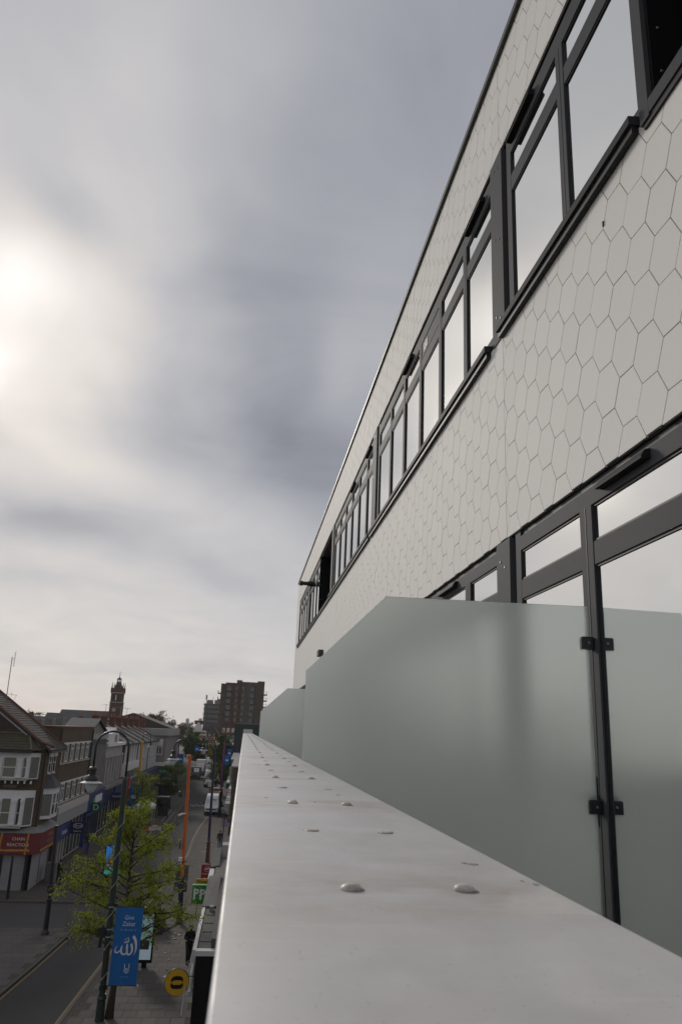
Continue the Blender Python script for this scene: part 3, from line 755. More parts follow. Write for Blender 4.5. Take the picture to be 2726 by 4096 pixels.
MB().box(-14.6, -14.45, 63.3, 68.9, 9.62, 9.76).build('gutter', black_m, rf)
# lower hipped roof over the bays
hr = MB(); hr.add([(-27, 62.35, 9.80), (-15.75, 62.35, 9.80), (-14.95, 63.5, 9.80), (-16.3, 63.5, 10.95), (-27, 63.5, 10.95)], [(0,1,3,4), (1,2,3)])
hro = hr.build('bay_roof', rooftile_m, cb)
tile_courses('roof_tiles', rooftile_m, hro, (-22, 62.35, 9.82), (-15.75, 62.35, 9.82), (-16.35, 63.5, 10.95), (-22, 63.5, 10.95), 6, 26, .03)
MB().tube([(-15.72, 62.3, 9.86), (-16.3, 63.45, 11.0)], .07, 6).build('hip_tiles', mat('hip_tile', (.14, .11, .08), .9, var=.2), hro)
MB().tube([(-14.98, 63.42, 9.86), (-16.28, 63.47, 11.0)], .06, 6).build('hip_tiles', MATS['hip_tile'], hro)
MB().tube([(-27, 63.46, 11.02), (-16.3, 63.46, 11.02)], .07, 6).build('hip_tiles', MATS['hip_tile'], hro)
MB().box(-27, -15.6, 62.30, 63.5, 9.62, 9.79).build('eaves', black_m, hro)
def bay(z0, z1, wz0, wz1, x0, label):
    b = MB()                                     # white painted surround: canted bay, front at y=62.75
    b.prism([(x0-4, 62.75), (-15.85, 62.75), (-15.25, 63.54), (x0-4, 63.54)], 'Z', z0, z1)
    o = b.build('bay', white_m, cb)
    cols_ = [(x0-.05, x0+.30), (-16.66, -16.30), (-15.98, -15.83)]
    for (a, c) in cols_:
        q = MB(); q.box(a, c, 62.60, 62.75, wz0-.05, wz1-.25); q.box(a-.05, c+.05, 62.56, 62.75, wz1-.42, wz1-.22); q.box(a-.04, c+.04, 62.57, 62.75, wz0-.05, wz0+.08)
        q.build('column', white_m, o)
    MB().box(x0-4, -15.80, 62.55, 62.75, z0-.10, z0+.02).build('ledge', stone_m, o)
    return o
b1 = bay(7.72, 9.6, 7.85, 9.42, -18.05, 'upper')
win(b1, '-Y', 62.75, -17.72, -16.72, 7.80, 9.30, pm=blind_m, rail=.5); win(b1, '-Y', 62.75, -16.28, -15.98, 7.80, 9.30, pm=blind_m, rail=.5, fw=.05)
b2 = bay(4.40, 6.9, 4.55, 6.5, -17.75, 'lower')
win(b2, '-Y', 62.75, -17.42, -16.68, 4.50, 6.40, pm=blind_m, rail=.45); win(b2, '-Y', 62.75, -16.28, -15.98, 4.50, 6.40, pm=darkpane_m, rail=.45, fw=.05)
for z0, z1 in ((7.80, 9.30), (4.50, 6.40)):
    cw = MB(); cw.add([(-15.76, 62.86, z0), (-15.32, 63.44, z0), (-15.32, 63.44, z1), (-15.76, 62.86, z1), (-15.74, 62.85, z0), (-15.30, 63.43, z0), (-15.30, 63.43, z1), (-15.74, 62.85, z1)], [(4,5,6,7), (0,1,5,4), (3,2,6,7), (0,4,7,3), (1,2,6,5)])
    cw.build('side_pane', pane_m, cb)
for k in range(6):
    MB().box(-17.85+k*.46, -17.75+k*.46, 62.62, 62.75, 7.40, 7.62).build('bracket', white_m, cb)
MB().box(-17.7, -16.7, 63.50, 63.545, 7.05, 7.25).build('street_nameplate', mat('nameplate', (.14, .13, .12), .7), cb)
# twin sash windows beside the corner
for yy in (65.0, 66.4):
    win(cb, '+X', -14.95, yy, yy+.85, 8.05, 9.6, pm=darkpane_m, rail=.5, sillm=stone_m)
    MB().box(-14.95, -14.85, yy-.15, yy+1.0, 9.28, 9.62).build('lintel', white_m, cb)
# small side bay with its own slate roof
sb = MB().prism([(-14.95, 64.6), (-14.35, 65.2), (-14.35, 67.4), (-14.95, 68.0)], 'Z', 4.75, 7.0).build('bay', white_m, cb)
win(sb, '+X', -14.35, 65.3, 66.3, 4.95, 6.6, pm=pane_m, rail=.5); win(sb, '+X', -14.35, 66.5, 67.3, 4.95, 6.6, pm=pane_m, rail=.5)
sw = MB(); sw.add([(-14.93, 64.60, 5.0), (-14.38, 65.15, 5.0), (-14.38, 65.15, 6.55), (-14.93, 64.60, 6.55), (-14.91, 64.58, 5.0), (-14.36, 65.13, 5.0), (-14.36, 65.13, 6.55), (-14.91, 64.58, 6.55)], [(4,5,6,7), (0,1,5,4), (3,2,6,7), (0,4,7,3), (1,2,6,5)]); sw.build('side_pane', pane_m, sb)
sr = MB(); sr.add([(-14.95, 64.4, 7.0), (-14.15, 65.1, 7.0), (-14.15, 67.5, 7.0), (-14.95, 68.2, 7.0), (-14.95, 66.3, 8.0)], [(0,1,4), (1,2,4), (2,3,4), (0,3,2,1)]); sr.build('bay_roof', slate_m, sb)
# shop: sign box, lead top, posts, shutters
MB().add([(-27, 62.5, 4.0), (-14.75, 62.5, 4.0), (-14.25, 63.2, 4.0), (-14.25, 68.6, 4.0), (-14.95, 68.6, 4.35), (-14.95, 63.55, 4.35), (-27, 63.55, 4.35)], [(0,1,2,5,6), (2,3,4,5)]).build('lead_canopy', lead_m, cb)
sg = MB().prism([(-27, 62.55), (-14.80, 62.55), (-14.32, 63.2), (-14.32, 68.5), (-14.95, 68.5), (-14.95, 63.55), (-27, 63.55)], 'Z', 2.55, 3.98).build('sign_board', redsign_m, cb)
text('CHAIN', .30, (-15.75, 62.545, 3.60), '-Y', mat('cream_letter', (.55, .50, .45), .6), sg)
text('REACTION', .30, (-15.75, 62.545, 3.20), '-Y', MATS['cream_letter'], sg, sx=1.05)
text('CHAIN', .42, (-14.315, 66.2, 3.55), '+X', mat('dim_letter', (.30, .16, .15), .7), sg)
text('REACTION', .36, (-14.315, 66.2, 3.10), '+X', MATS['dim_letter'], sg)
ch = MB()
def links(p, q, n, face):
    for i in range(n):
        t = i/(n-1); c = Vector(p).lerp(Vector(q), t)
        if face == '-Y': ch.lathe((c.x, 62.545+.002*(i % 2), c.z), [(.085, .004), (.085, -.010), (.05, -.02)], 10, 'Y')
        else: ch.lathe((-14.315, c.y, c.z), [(.085, -.004), (.085, .012), (.05, .02)], 10, 'X')
links((-17.05, 0, 2.70), (-16.95, 0, 3.93), 9, '-Y'); links((-15.18, 0, 2.62), (-15.08, 0, 3.93), 9, '-Y'); links((-17.4, 0, 2.82), (-16.8, 0, 2.82), 5, '-Y'); links((-16.6, 0, 2.80), (-14.95, 0, 2.84), 13, '-Y')
links((0, 63.5, 2.72), (0, 68.4, 2.72), 34, '+X'); links((0, 68.4, 2.72), (0, 68.4, 3.9), 9, '+X')
ch.build('chain_motif', gold_m, sg, kind='stuff')
for (x0, x1, y0, y1) in [(-17.35, -16.75, 62.9, 63.3), (-15.15, -14.95, 62.75, 62.95), (-14.6, -14.45, 67.9, 68.2)]:
    MB().box(x0, x1, y0, y1, 0, 2.55).build('shop_post', black_m, cb)
def shutter(face, pl, u0, u1):
    s = MB(); z = .06
    while z < 2.5:
        if face == '-Y': s.prism([(pl, z), (pl-.03, z+.015), (pl-.03, z+.06), (pl, z+.075)], 'X', u0, u1)
        else: s.prism([(pl, z), (pl+.03, z+.015), (pl+.03, z+.06), (pl, z+.075)], 'Y', u0, u1)
        z += .078
    return s
# prism on axis X takes (y,z): front shutters
s = shutter('-Y', 62.95, -16.74, -15.15); s.build('shutter', shutter_m, cb); s = shutter('-Y', 62.95, -19.5, -17.36); s.build('shutter', shutter_m, cb)
s = MB(); z = .06
while z < 2.5: s.prism([(-14.75, z), (-14.72, z+.015), (-14.72, z+.06), (-14.75, z+.075)], 'Y', 63.0, 65.4); s.prism([(-14.75, z), (-14.72, z+.015), (-14.72, z+.06), (-14.75, z+.075)], 'Y', 65.5, 67.85); z += .078
s.build('shutter', shutter_m, cb)
MB().box(-14.74, -14.70, 65.41, 65.49, 0, 2.55).build('shutter_guide', black_m, cb)
MB().tube([(-14.9, 63.6, 9.7), (-14.9, 63.6, 4.3)], .05, 6).build('downpipe', black_m, cb)
# aerial mast on the roof
am = empty('roof_aerial', (-19.9, 68.5, 13.6), 'thin aerial mast standing on the corner house roof', 'aerial')
MB().tube([(-19.9, 68.5, 13.5), (-19.95, 68.5, 17.1)], .035, 6).build('mast', mat('galvanised', (.32, .33, .34), .5, metal=.5), am)
a_ = MB(); a_.tube([(-19.95, 68.5, 16.9), (-19.75, 68.45, 16.95)], .015, 5)
for k in range(6): a_.tube([(-19.72, 68.35-.02, 16.4+k*.2), (-19.72, 68.65, 16.4+k*.2)], .012, 4); a_.tube([(-19.78, 68.4, 16.4+k*.2), (-19.66, 68.4, 16.4+k*.2)], .018, 4)
a_.tube([(-19.72, 68.5, 16.3), (-19.72, 68.5, 17.6)], .015, 5); a_.build('antenna', MATS['galvanised'], am)
a_ = MB(); a_.tube([(-20.3, 68.5, 13.7), (-19.9, 68.5, 14.05), (-19.1, 68.5, 13.95)], .015, 5); a_.tube([(-19.1, 68.5, 14.0), (-19.35, 68.5, 13.4)], .012, 5); a_.tube([(-19.55, 68.5, 14.2), (-19.5, 68.5, 13.8)], .012, 5); a_.build('yagi_arm', MATS['galvanised'], am)

# --- brick block with two rows of white windows
bb = empty('brick_office_block', (-18, 76, 0), 'flat roofed brown brick block with two rows of narrow white windows', 'building')
MB().box(-22, -15.2, 69.0, 83.1, 0, 11.5).build('wall', brickB, bb)
MB().box(-22.05, -15.12, 68.95, 83.15, 11.5, 11.62).build('coping', ridge_m, bb)
for i in range(6):
    y0 = 69.15+i*2.30
    win(bb, '+X', -15.2, y0, y0+1.25, 8.62, 10.1, cols=2, rail=.72, fw=.10, pm=pane_m)
    win(bb, '+X', -15.2, y0+.35, y0+1.6, 5.35, 6.85, cols=2, rail=.72, fw=.10, pm=pane_m)
MB().box(-15.2, -15.12, 69.1, 82.6, 10.12, 10.24).build('string_band', white_m, bb); MB().box(-15.2, -15.08, 69.1, 82.6, 8.46, 8.58).build('string_band', stone_m, bb)
MB().box(-15.2, -15.12, 69.4, 82.9, 6.87, 6.98).build('string_band', white_m, bb); MB().box(-15.2, -15.08, 69.4, 82.9, 5.20, 5.31).build('string_band', stone_m, bb)
MB().box(-15.2, -14.75, 70.0, 83.0, 4.55, 5.1).build('shop_cornice', mat('cream_board', (.42, .39, .34), .7, var=.08), bb)
MB().box(-15.2, -14.80, 70.0, 83.0, 3.55, 4.54).build('shop_fascia', mat('grey_board', (.25, .245, .25), .7, var=.06), bb)
for k in range(5): win(bb, '+X', -15.15, 75.3+k*1.5, 76.7+k*1.5, .35, 3.5, fm=mat('alu', (.35, .35, .35), .5), pm=shopglass_m, rail=0, name='shop_window')
MB().box(-15.2, -14.72, 70.5, 75.0, 2.35, 3.45).build('blue_board', bluesh_m, bb)
text('Opticians', .52, (-14.71, 73.2, 2.85), '+X', white_m, bb)
for k in range(4): MB().box(-15.2, -14.85, 71.0+k*1.05, 71.3+k*1.05, 0, 2.34).build('shop_pier', stone_m, bb)
ps = empty('hanging_sign', (-14.0, 75.3, 2.9), 'navy hanging sign with white oval on the brick block', 'sign', 'hanging shop signs')
MB().box(-14.7, -13.35, 75.25, 75.35, 2.45, 3.45).build('board', navy_m, ps)
ov = MB(); n = 24
for i in range(n):
    a0, a1 = 6.2832*i/n, 6.2832*(i+1)/n
    ov.add([(-14.02+.42*math.cos(a0), 75.243, 3.12+.21*math.sin(a0)), (-14.02+.42*math.cos(a1), 75.243, 3.12+.21*math.sin(a1)), (-14.02+.37*math.cos(a1), 75.243, 3.12+.17*math.sin(a1)), (-14.02+.37*math.cos(a0), 75.243, 3.12+.17*math.sin(a0))], [(0,1,2,3)])
ov.build('oval_ring', white_m, ps); text('Boots', .26, (-14.02, 75.24, 3.12), '-Y', white_m, ps, shear=.25); text('Opticians', .17, (-14.02, 75.24, 2.68), '-Y', white_m, ps)

# --- grey ribbed building with a gable, blue shop below
gb = empty('ribbed_grey_building', (-18, 88.5, 0), 'pale grey ribbed building with a low gable and blue shop fascia', 'building')
w_ = MB(); w_.box(-18.5, -15.5, 83.15, 93.6, 0, 10.9); w_.build('wall', greyclad_m, gb)
MB().prism([(83.3, 10.9), (93.4, 10.9), (88.0, 12.25)], 'X', -18.4, -15.7).build('gable', render_m, gb)
gc = MB(); gc.add([(-15.4, 83.2, 10.92), (-15.4, 88.0, 12.3), (-18.5, 88.0, 12.3), (-18.5, 83.2, 10.92), (-15.4, 93.5, 10.92), (-18.5, 93.5, 10.92), (-15.4, 83.2, 11.05), (-15.4, 88.0, 12.45), (-18.5, 88.0, 12.45), (-18.5, 83.2, 11.05), (-15.4, 93.5, 11.05), (-18.5, 93.5, 11.05)], [(6,7,8,9), (7,10,11,8), (0,1,7,6), (1,4,10,7)]); gc.build('roof', slate_m, gb)
MB().box(-15.5, -15.3, 83.2, 93.5, 10.35, 10.9).build('cornice', stone_m, gb); MB().box(-15.5, -15.25, 83.2, 93.5, 9.95, 10.2).build('cornice', mat('dark_lead', (.06, .058, .056), .8), gb)
for k in range(24): MB().box(-15.5, -15.40, 83.5+k*.43, 83.66+k*.43, 4.95, 9.9).build('rib', greyclad_m, gb)
for (z0, z1) in ((8.0, 9.3), (5.6, 7.0)):
    for k in range(4): win(gb, '+X', -15.49, 84.6+k*2.3, 85.3+k*2.3, z0, z1, fm=stone_m, pm=darkpane_m, rail=0)
fa = MB().box(-15.5, -15.0, 84.0, 94.2, 3.35, 4.85).build('blue_board', bluesh_m, gb)
MB().box(-15.0, -14.97, 88.0, 92.0, 3.85, 4.6).build('white_board', white_m, fa)
MB().prism([(87.0, 3.7), (88.1, 3.7), (87.9, 4.3), (87.3, 4.45)], 'X', -15.0, -14.96).build('green_mark', mat('lime_green', (.08, .35, .02), .5), fa)
MB().box(-15.5, -14.95, 84.0, 94.0, 2.9, 3.15).build('blind_box', mat('slate_blue', (.04, .05, .13), .5), gb)
for k in range(5): win(gb, '+X', -15.45, 84.6+k*1.85, 86.2+k*1.85, .3, 2.9, fm=bluesh_m, pm=shopglass_m, rail=0, name='shop_window')
MB().box(-15.5, -15.0, 84.05, 84.5, 0, 3.34).build('blue_pier', bluesh_m, gb)
ds = empty('letter_sign', (-14.6, 86.5, 3.6), 'dark green square sign with a white letter D', 'sign', 'hanging shop signs')
MB().box(-15.0, -14.05, 86.2, 86.3, 3.15, 4.1).build('board', mat('deep_green', (.008, .09, .05), .5), ds); text('D', .8, (-14.52, 86.195, 3.62), '-Y', white_m, ds)

# --- white stone building with the ornamental gable
sb_ = empty('white_stone_building', (-18, 101, 0), 'white stone fronted building with an ornamental gable and tall piers', 'building')
MB().box(-19, -15.6, 93.65, 107.3, 0, 9.4).build('wall', stone_m, sb_)
MB().box(-19, -15.2, 93.65, 107.35, 9.4, 9.75).build('cornice', white_m, sb_); MB().box(-15.6, -15.35, 93.7, 107.3, 8.15, 8.4).build('string_band', stone_m, sb_)
og = MB(); og.prism([(95.2, 9.75), (101.5, 9.75), (101.5, 10.4), (100.9, 11.0), (100.3, 10.75), (98.6, 11.55), (97.0, 10.9), (95.2, 10.85)], 'X', -17.2, -15.3); o_ = og.build('ornamental_gable', white_m, sb_)
MB().box(-15.3, -15.26, 98.2, 100.0, 9.9, 10.7).build('plaque', mat('tan_plaque', (.28, .22, .14), .8), o_)
for k in range(7):
    y0 = 94.1+k*2.0
    p_ = MB().box(-15.6, -15.30, y0, y0+.55, 5.3, 8.1).build('pier', stone_m, sb_)
    if k < 6: win(sb_, '+X', -15.58, y0+.65, y0+1.9, 5.5, 8.0, fm=white_m, pm=darkpane_m, cols=2, rail=.6, fw=.08)
MB().box(-15.6, -14.9, 93.7, 107.3, 4.75, 5.15).build('shop_cornice', greyclad_m, sb_)
for (a, b) in ((94.2, 100.2), (101.2, 107.2)):
    MB().box(-15.6, -15.0, a, b, 3.3, 4.7).build('blue_board', navy_m if a < 100 else bluesh_m, sb_)
    for k in range(3): win(sb_, '+X', -15.5, a+.2+k*1.95, a+2.0+k*1.95, .3, 3.2, fm=stone_m, pm=shopglass_m, rail=0, name='shop_window')
hs = empty('bank_sign', (-14.3, 98.6, 3.7), 'navy hanging bank sign with pale capital letters', 'sign', 'hanging shop signs')
MB().box(-15.0, -13.45, 98.5, 98.6, 3.25, 4.15).build('board', navy_m, hs); text('HALIFAX', .33, (-14.2, 98.49, 3.72), '-Y', mat('pale_blue_letter', (.45, .5, .6), .5), hs)

# --- terrace with chimneys
tb = empty('gabled_terrace', (-19, 127, 0), 'long red brick terrace with stepped slate roofs, chimneys and white pilasters', 'building')
MB().box(-27, -15.5, 107.4, 148.0, 0, 9.6).build('wall', brickR, tb)
rr = MB(); rr.add([(-15.2, 107.4, 9.55), (-15.2, 148.2, 9.55), (-20.6, 148.2, 12.2), (-20.6, 107.4, 12.2), (-27, 148.2, 9.55), (-27, 107.4, 9.55)], [(0,1,2,3), (3,2,4,5), (0,3,5), (1,4,2)]); ro = rr.build('roof', brownroof_m, tb)
MB().box(-15.5, -15.05, 107.4, 148.2, 9.3, 9.54).build('eaves', black_m, ro)
nu = 6
for k in range(nu+1):
    y0 = 107.45+k*(40.5/nu)
    pw = MB(); pw.add([(-15.1, y0-.22, 9.7), (-20.6, y0-.22, 12.42), (-20.6, y0+.22, 12.42), (-15.1, y0+.22, 9.7), (-15.1, y0-.22, 9.4), (-20.6, y0-.22, 12.0), (-20.6, y0+.22, 12.0), (-15.1, y0+.22, 9.4)], [(0,1,2,3), (0,4,5,1), (3,2,6,7), (0,3,7,4)])
    pw.build('party_wall', lead_m, ro)
    c_ = MB(); c_.box(-19.9, -19.15, y0-.45, y0+.45, 11.0, 12.9); c_.box(-19.98, -19.07, y0-.53, y0+.53, 12.72, 12.95); cc_ = c_.build('chimney', mat('chimney_brick', (.12, .05, .032), .9, var=.25), ro)
    for j in range(2): MB().lathe((-19.7+j*.36, y0, 12.95), [(.14, 0), (.12, .45), (.15, .5)], 8).build('chimney_pot', mat('terracotta', (.28, .12, .07), .9), cc_)
for k in range(15):
    y0 = 108.3+k*2.68
    for (z0, z1) in ((7.0, 9.1), (5.2, 6.6)) if k > 4 else ((7.0, 9.1),):
        MB().box(-15.5, -15.25, y0, y0+.45, z0-.2, z1+.15).build('pilaster', white_m, tb)
        win(tb, '+X', -15.49, y0+.6, y0+2.3, z0, z1, fm=white_m, pm=pane_m, cols=2, rail=.5, fw=.09)
for k in range(7): MB().tube([(-15.42, 108.0+k*6.75, 9.4), (-15.42, 108.0+k*6.75, 5.0)], .07, 6).build('downpipe', black_m, tb)
for k in (1, 3, 4):
    y0 = 107.45+k*6.75; a_ = MB(); a_.tube([(-19.5, y0, 12.9), (-19.5, y0, 14.6)], .03, 5); a_.tube([(-20.1, y0, 14.5), (-18.9, y0, 14.5)], .02, 4)
    for j in range(5): a_.tube([(-20.0+j*.25, y0-.25, 14.5), (-20.0+j*.25, y0+.25, 14.5)], .015, 4)
    a_.build('aerial', MATS['galvanised'], tb)
MB().tube([(-15.1, 68.98, 11.4), (-15.1, 68.98, 4.9)], .07, 6).build('downpipe', black_m, bb); MB().tube([(-15.12, 83.0, 11.4), (-15.12, 83.0, 5.2)], .07, 6).build('downpipe', black_m, bb)
for k in range(3): MB().cbox(-18.6, -17.4, 71+k*4, 72.2+k*4, 11.62, 12.15+.1*k, .04).build('roof_unit', lead_m, bb)
wb = MB().box(-15.6, -14.9, 107.5, 121.5, 3.6, 7.0).build('white_shopfront', white_m, tb)
for k in range(9):
    for j in range(2): win(wb, '+X', -14.9, 108.6+k*1.4, 109.9+k*1.4, 3.9+j*1.1, 4.95+j*1.1, fm=mat('alu', (.35, .35, .35), .5), pm=pane_m, rail=0, fw=.06)
rs = empty('red_hanging_sign', (-15, 107.6, 4), 'small red hanging sign with white letters and a swoosh', 'sign', 'hanging shop signs')
MB().box(-15.55, -14.2, 107.0, 107.1, 3.3, 5.4).build('board', mat('bright_red', (.42, .02, .03), .5), rs); text('gos', .7, (-14.85, 106.99, 4.45), '-Y', white_m, rs)
Lf, Rt = ribbon([(-15.3, 3.75, .05), (-14.9, 3.68, .14), (-14.4, 3.95, .04)]); sw_ = MB()
for i in range(len(Lf)-1): sw_.add([(Lf[i].x, 106.985, Lf[i].y), (Lf[i+1].x, 106.985, Lf[i+1].y), (Rt[i+1].x, 106.985, Rt[i+1].y), (Rt[i].x, 106.985, Rt[i].y)], [(0,1,2,3)])
sw_.build('swoosh', white_m, rs)
MB().box(-15.5, -14.6, 121.6, 147.5, 3.2, 4.9).build('shop_fascia', navy_m, tb)
for k in range(8): win(tb, '+X', -15.4, 122.5+k*3.1, 125+k*3.1, .3, 3.0, fm=white_m, pm=shopglass_m, rail=0, name='shop_window')

# --- grey rendered block jutting out beyond the terrace
kb = empty('grey_rendered_block', (-20, 155, 0), 'grey rendered block with a parapet and a big white sash window', 'building')
MB().box(-30, -13.9, 148.3, 176, 0, 10.3).build('wall', render_m, kb); MB().box(-30, -13.8, 148.2, 176, 10.3, 11.45).build('parapet', concrete_m, kb)
MB().box(-30, -13.5, 148.05, 176, 10.15, 10.32).build('cornice', lead_m, kb)
win(kb, '-Y', 148.3, -15.75, -14.45, 6.9, 9.6, fm=white_m, pm=darkpane_m, cols=2, rail=.5, fw=.12, sillm=stone_m)
MB().box(-15.7, -14.5, 148.2, 148.28, 8.45, 9.55).build('blind', white_m, kb)
MB().box(-22, -13.2, 147.2, 176, 5.0, 5.6).build('shop_canopy', white_m, kb); MB().box(-22, -13.3, 147.5, 176, 3.3, 4.98).build('teal_fascia', teal_m, kb)
text('Dentist', .8, (-14.4, 147.49, 4.2), '-Y', mat('mint_letter', (.3, .6, .6), .5), kb)
rk = MB(); rk.add([(-13.9, 160, 11.45), (-13.9, 176, 11.45), (-22, 176, 14.2), (-22, 160, 14.2), (-30, 160, 11.45), (-30, 176, 11.45)], [(0,1,2,3), (3,2,5,4), (0,3,4), (1,5,2)]); rk.build('roof', brownroof_m, kb)
MB().box(-20.5, -18.5, 152, 153.2, 11.4, 13.3).build('chimney', brickR, kb)

def far_house(name, label, x0, x1, y0, y1, h, m, roofm, ridge, nx, storeys, ax='Y', group='far shop houses along the street', wm=None):
    e_ = empty(name, ((x0+x1)/2, y0, 0), label, 'building', group)
    MB().box(x0, x1, y0, y1, 0, h).build('wall', m, e_)
    r_ = MB()
    if ax == 'Y': r_.prism([(x0-.3, h), (x1+.3, h), ((x0+x1)/2, h+ridge)], 'Y', y0-.2, y1)
    else: r_.prism([(y0-.3, h), (y1+.3, h), ((y0+y1)/2, h+ridge)], 'X', x0, x1)
    ro_ = r_.build('roof', roofm, e_)
    MB().box(x0+.4, x0+1.6, (y0+y1)/2-.5, (y0+y1)/2+.5, h, h+ridge+1.0).build('chimney', brickR, ro_)
    for s_ in range(storeys):
        z0 = 4.4+s_*3.0
        if z0+1.6 > h: break
        for k in range(nx):
            w0 = x0+(x1-x0)*(k+.22)/nx; win(e_, '-Y', y0, w0, w0+(x1-x0)/nx*.56, z0, z0+1.7, fm=white_m, pm=wm or darkpane_m, rail=.5, fw=.14)
    side = x1 if (x0+x1)/2 < -6 else None
    if side:
        ny = max(2, int((y1-y0)/3))
        for s_ in range(storeys):
            z0 = 4.4+s_*3.0
            if z0+1.6 > h: break
            for k in range(ny):
                w0 = y0+(y1-y0)*(k+.22)/ny; win(e_, '+X', side, w0, w0+(y1-y0)/ny*.56, z0, z0+1.7, fm=white_m, pm=darkpane_m, rail=.5, fw=.14)
        MB().box(x1, x1+.5, y0+.3, y1-.3, 2.9, 3.9).build('shop_fascia', rnd.choice([navy_m, bluesh_m, teal_m, redsign_m, white_m]), e_)
    return e_
LHS = [(-28, -15.6, 176.3, 190, 8.6, 2.6, white_m, 'white rendered shop house just beyond the grey block'), (-30, -17.0, 190.5, 206, 8.8, 2.4, brickR, 'red brick shop house behind the white rendered one'),
       (-32, -18.6, 206.5, 226, 9.2, 2.4, white_m, 'second white shop house farther down the left side'), (-34, -21, 226.5, 250, 8.5, 2.6, brickB, 'brown shop house near the left bend of the street'),
       (-40, -24.5, 250.5, 282, 9, 2.6, brickR, 'farthest red shop house on the left bend')]
for (x0, x1, y0, y1, h, rg, m_, lb) in LHS:
    far_house('far_shop_house', lb, x0, x1, y0, y1, h, m_, brownroof_m, rg, 3, 2, 'X')
gh = far_house('gabled_red_white_house', 'narrow red and white banded house with a tall white gable', -18.6, -13.9, 300, 312, 10.6, brickR, slate_m, .1, 3, 2, wm=darkpane_m)
gg = MB(); gg.prism([(-18.2, 10.6), (-15.6, 10.6), (-15.7, 12.0), (-16.2, 13.2), (-16.9, 13.9), (-17.5, 13.2), (-18.1, 12.0)], 'Y', 299.6, 301); gg.build('gable', white_m, gh)
for z_ in (5.9, 7.5, 9.1, 10.3): MB().box(-18.65, -13.85, 299.7, 300, z_, z_+.5).build('white_band', white_m, gh)
MB().box(-18.4, -15.4, 299.8, 301.2, 13.0, 14.4).build('chimney', ridge_m, gh)
oh = far_house('orange_brick_house', 'orange brick house with a steep gable beside the banded house', -13.7, -9.5, 318, 330, 9.0, mat('orange_brick', (.25, .11, .06), .9, var=.2), slate_m, 3.0, 2, 2)
rh2 = far_house('dark_red_house', 'dark red brick block at the foot of the tall flats', -9.3, -1.5, 335, 350, 13.4, brickR, brownroof_m, 1.2, 4, 3)
# right-hand row beyond our building
for i, (x0, x1, y0, y1, h, m_, lb) in enumerate([(-1.9, 9, 168.2, 190, 13.0, mat('dark_teal_clad', (.018, .03, .032), .6, var=.1), 'dark teal clad building rising behind the end of the parapet'),
        (-.95, 9, 96, 130, 7.5, brickB, 'brown brick shop row on the right side of the street'), (-1.6, 9, 131, 168, 7.0, stone_m, 'pale shop row farther along the right side'),
        (-4.2, 9, 191, 260, 8.0, brickR, 'red shop row where the street bends left')]):
    e_ = empty('right_side_shops', (x0, y0, 0), lb, 'building', 'shops on the right side of the street')
    MB().box(x0, x1, y0, y1, 0, h).build('wall', m_, e_)
    MB().box(x0-.15, x1, y0-.1, y1, h, h+.2).build('coping', lead_m, e_)
    for k in range(int((y1-y0)/4)):
        win(e_, '-X', x0, y0+1+k*4, y0+3.2+k*4, 4.6, 6.2, pm=darkpane_m, fw=.12)
        MB().box(x0-.6, x0, y0+.3+k*4, y0+3.8+k*4, 2.7, 3.5).build('shop_fascia', rnd.choice([white_m, bluesh_m, redsign_m, teal_m, stone_m]), e_)

# --- the tall block of flats
tf = empty('tall_flats', (-2, 388, 0), 'tall brown and red brick block of flats with stacked windows and balconies', 'building')
tbr = brick_mat('flats_brown_brick', (.115, .082, .055), (.10, .072, .05), (.09, .07, .05)); trd = brick_mat('flats_red_brick', (.11, .047, .034), (.10, .043, .03), (.08, .05, .042)); tgr = brick_mat('flats_grey_brick', (.10, .082, .06), (.09, .075, .055), (.08, .07, .055))
MB().box(-12.3, -10.1, 381.5, 398, 0, 32.8).build('brown_bay', tbr, tf)
MB().box(-10.1, -2.9, 380, 398, 0, 33.3).build('red_bay', trd, tf)
MB().box(-2.9, 5.2, 381, 398, 0, 34.0).build('grey_bay', tgr, tf)
MB().box(5.2, 8.6, 382.5, 398, 0, 34.7).build('end_bay', tbr, tf)
MB().box(-4.9, -2.3, 386, 392, 33.3, 35.0).build('roof_plant', tgr, tf)
MB().box(-2.8, 6.6, 379.5, 381, 0, 14.0).build('podium', MATS['dark_teal_clad'], tf)
fwm = mat('flats_frame', (.06, .06, .065), .5); fpm = window_mat('flats_glass', .06, (.035, .04, .052), rough=.1)
for k in range(10):
    z1 = 31.8-k*2.95; z0 = z1-2.3
    win(tf, '-Y', 380, -9.4, -7.2, z0, z1, fm=fwm, pm=fpm, cols=2, rail=0, fw=.12)
    win(tf, '-Y', 380, -5.2, -4.1, z0+.2, z1, fm=fwm, pm=fpm, rail=0, fw=.12)
    MB().box(-9.6, -6.2, 378.8, 380, z0-.35, z0-.1).build('balcony_slab', tbr, tf)
    if z0 > 14.5:
        win(tf, '-Y', 381, -2.2, -.9, z0+.2, z1, fm=fwm, pm=fpm, rail=0, fw=.12)
        rv = MB().box(1.6, 4.4, 380.9, 381.02, z0-.1, z1+.1).build('window_reveal', blackpan_m, tf)
        win(tf, '-Y', 380.9, 1.7, 3.9, z0, z1, fm=fwm, pm=fpm, cols=2, rail=0, fw=.12)
for z_ in (28.5, 25.5):
    MB().box(-13.7, -12.3, 383, 388, z_-.5, z_).build('side_balcony', concrete_m, tf); MB().box(-13.7, -13.5, 383, 388, z_, z_+1.1).build('side_railing', fwm, tf)
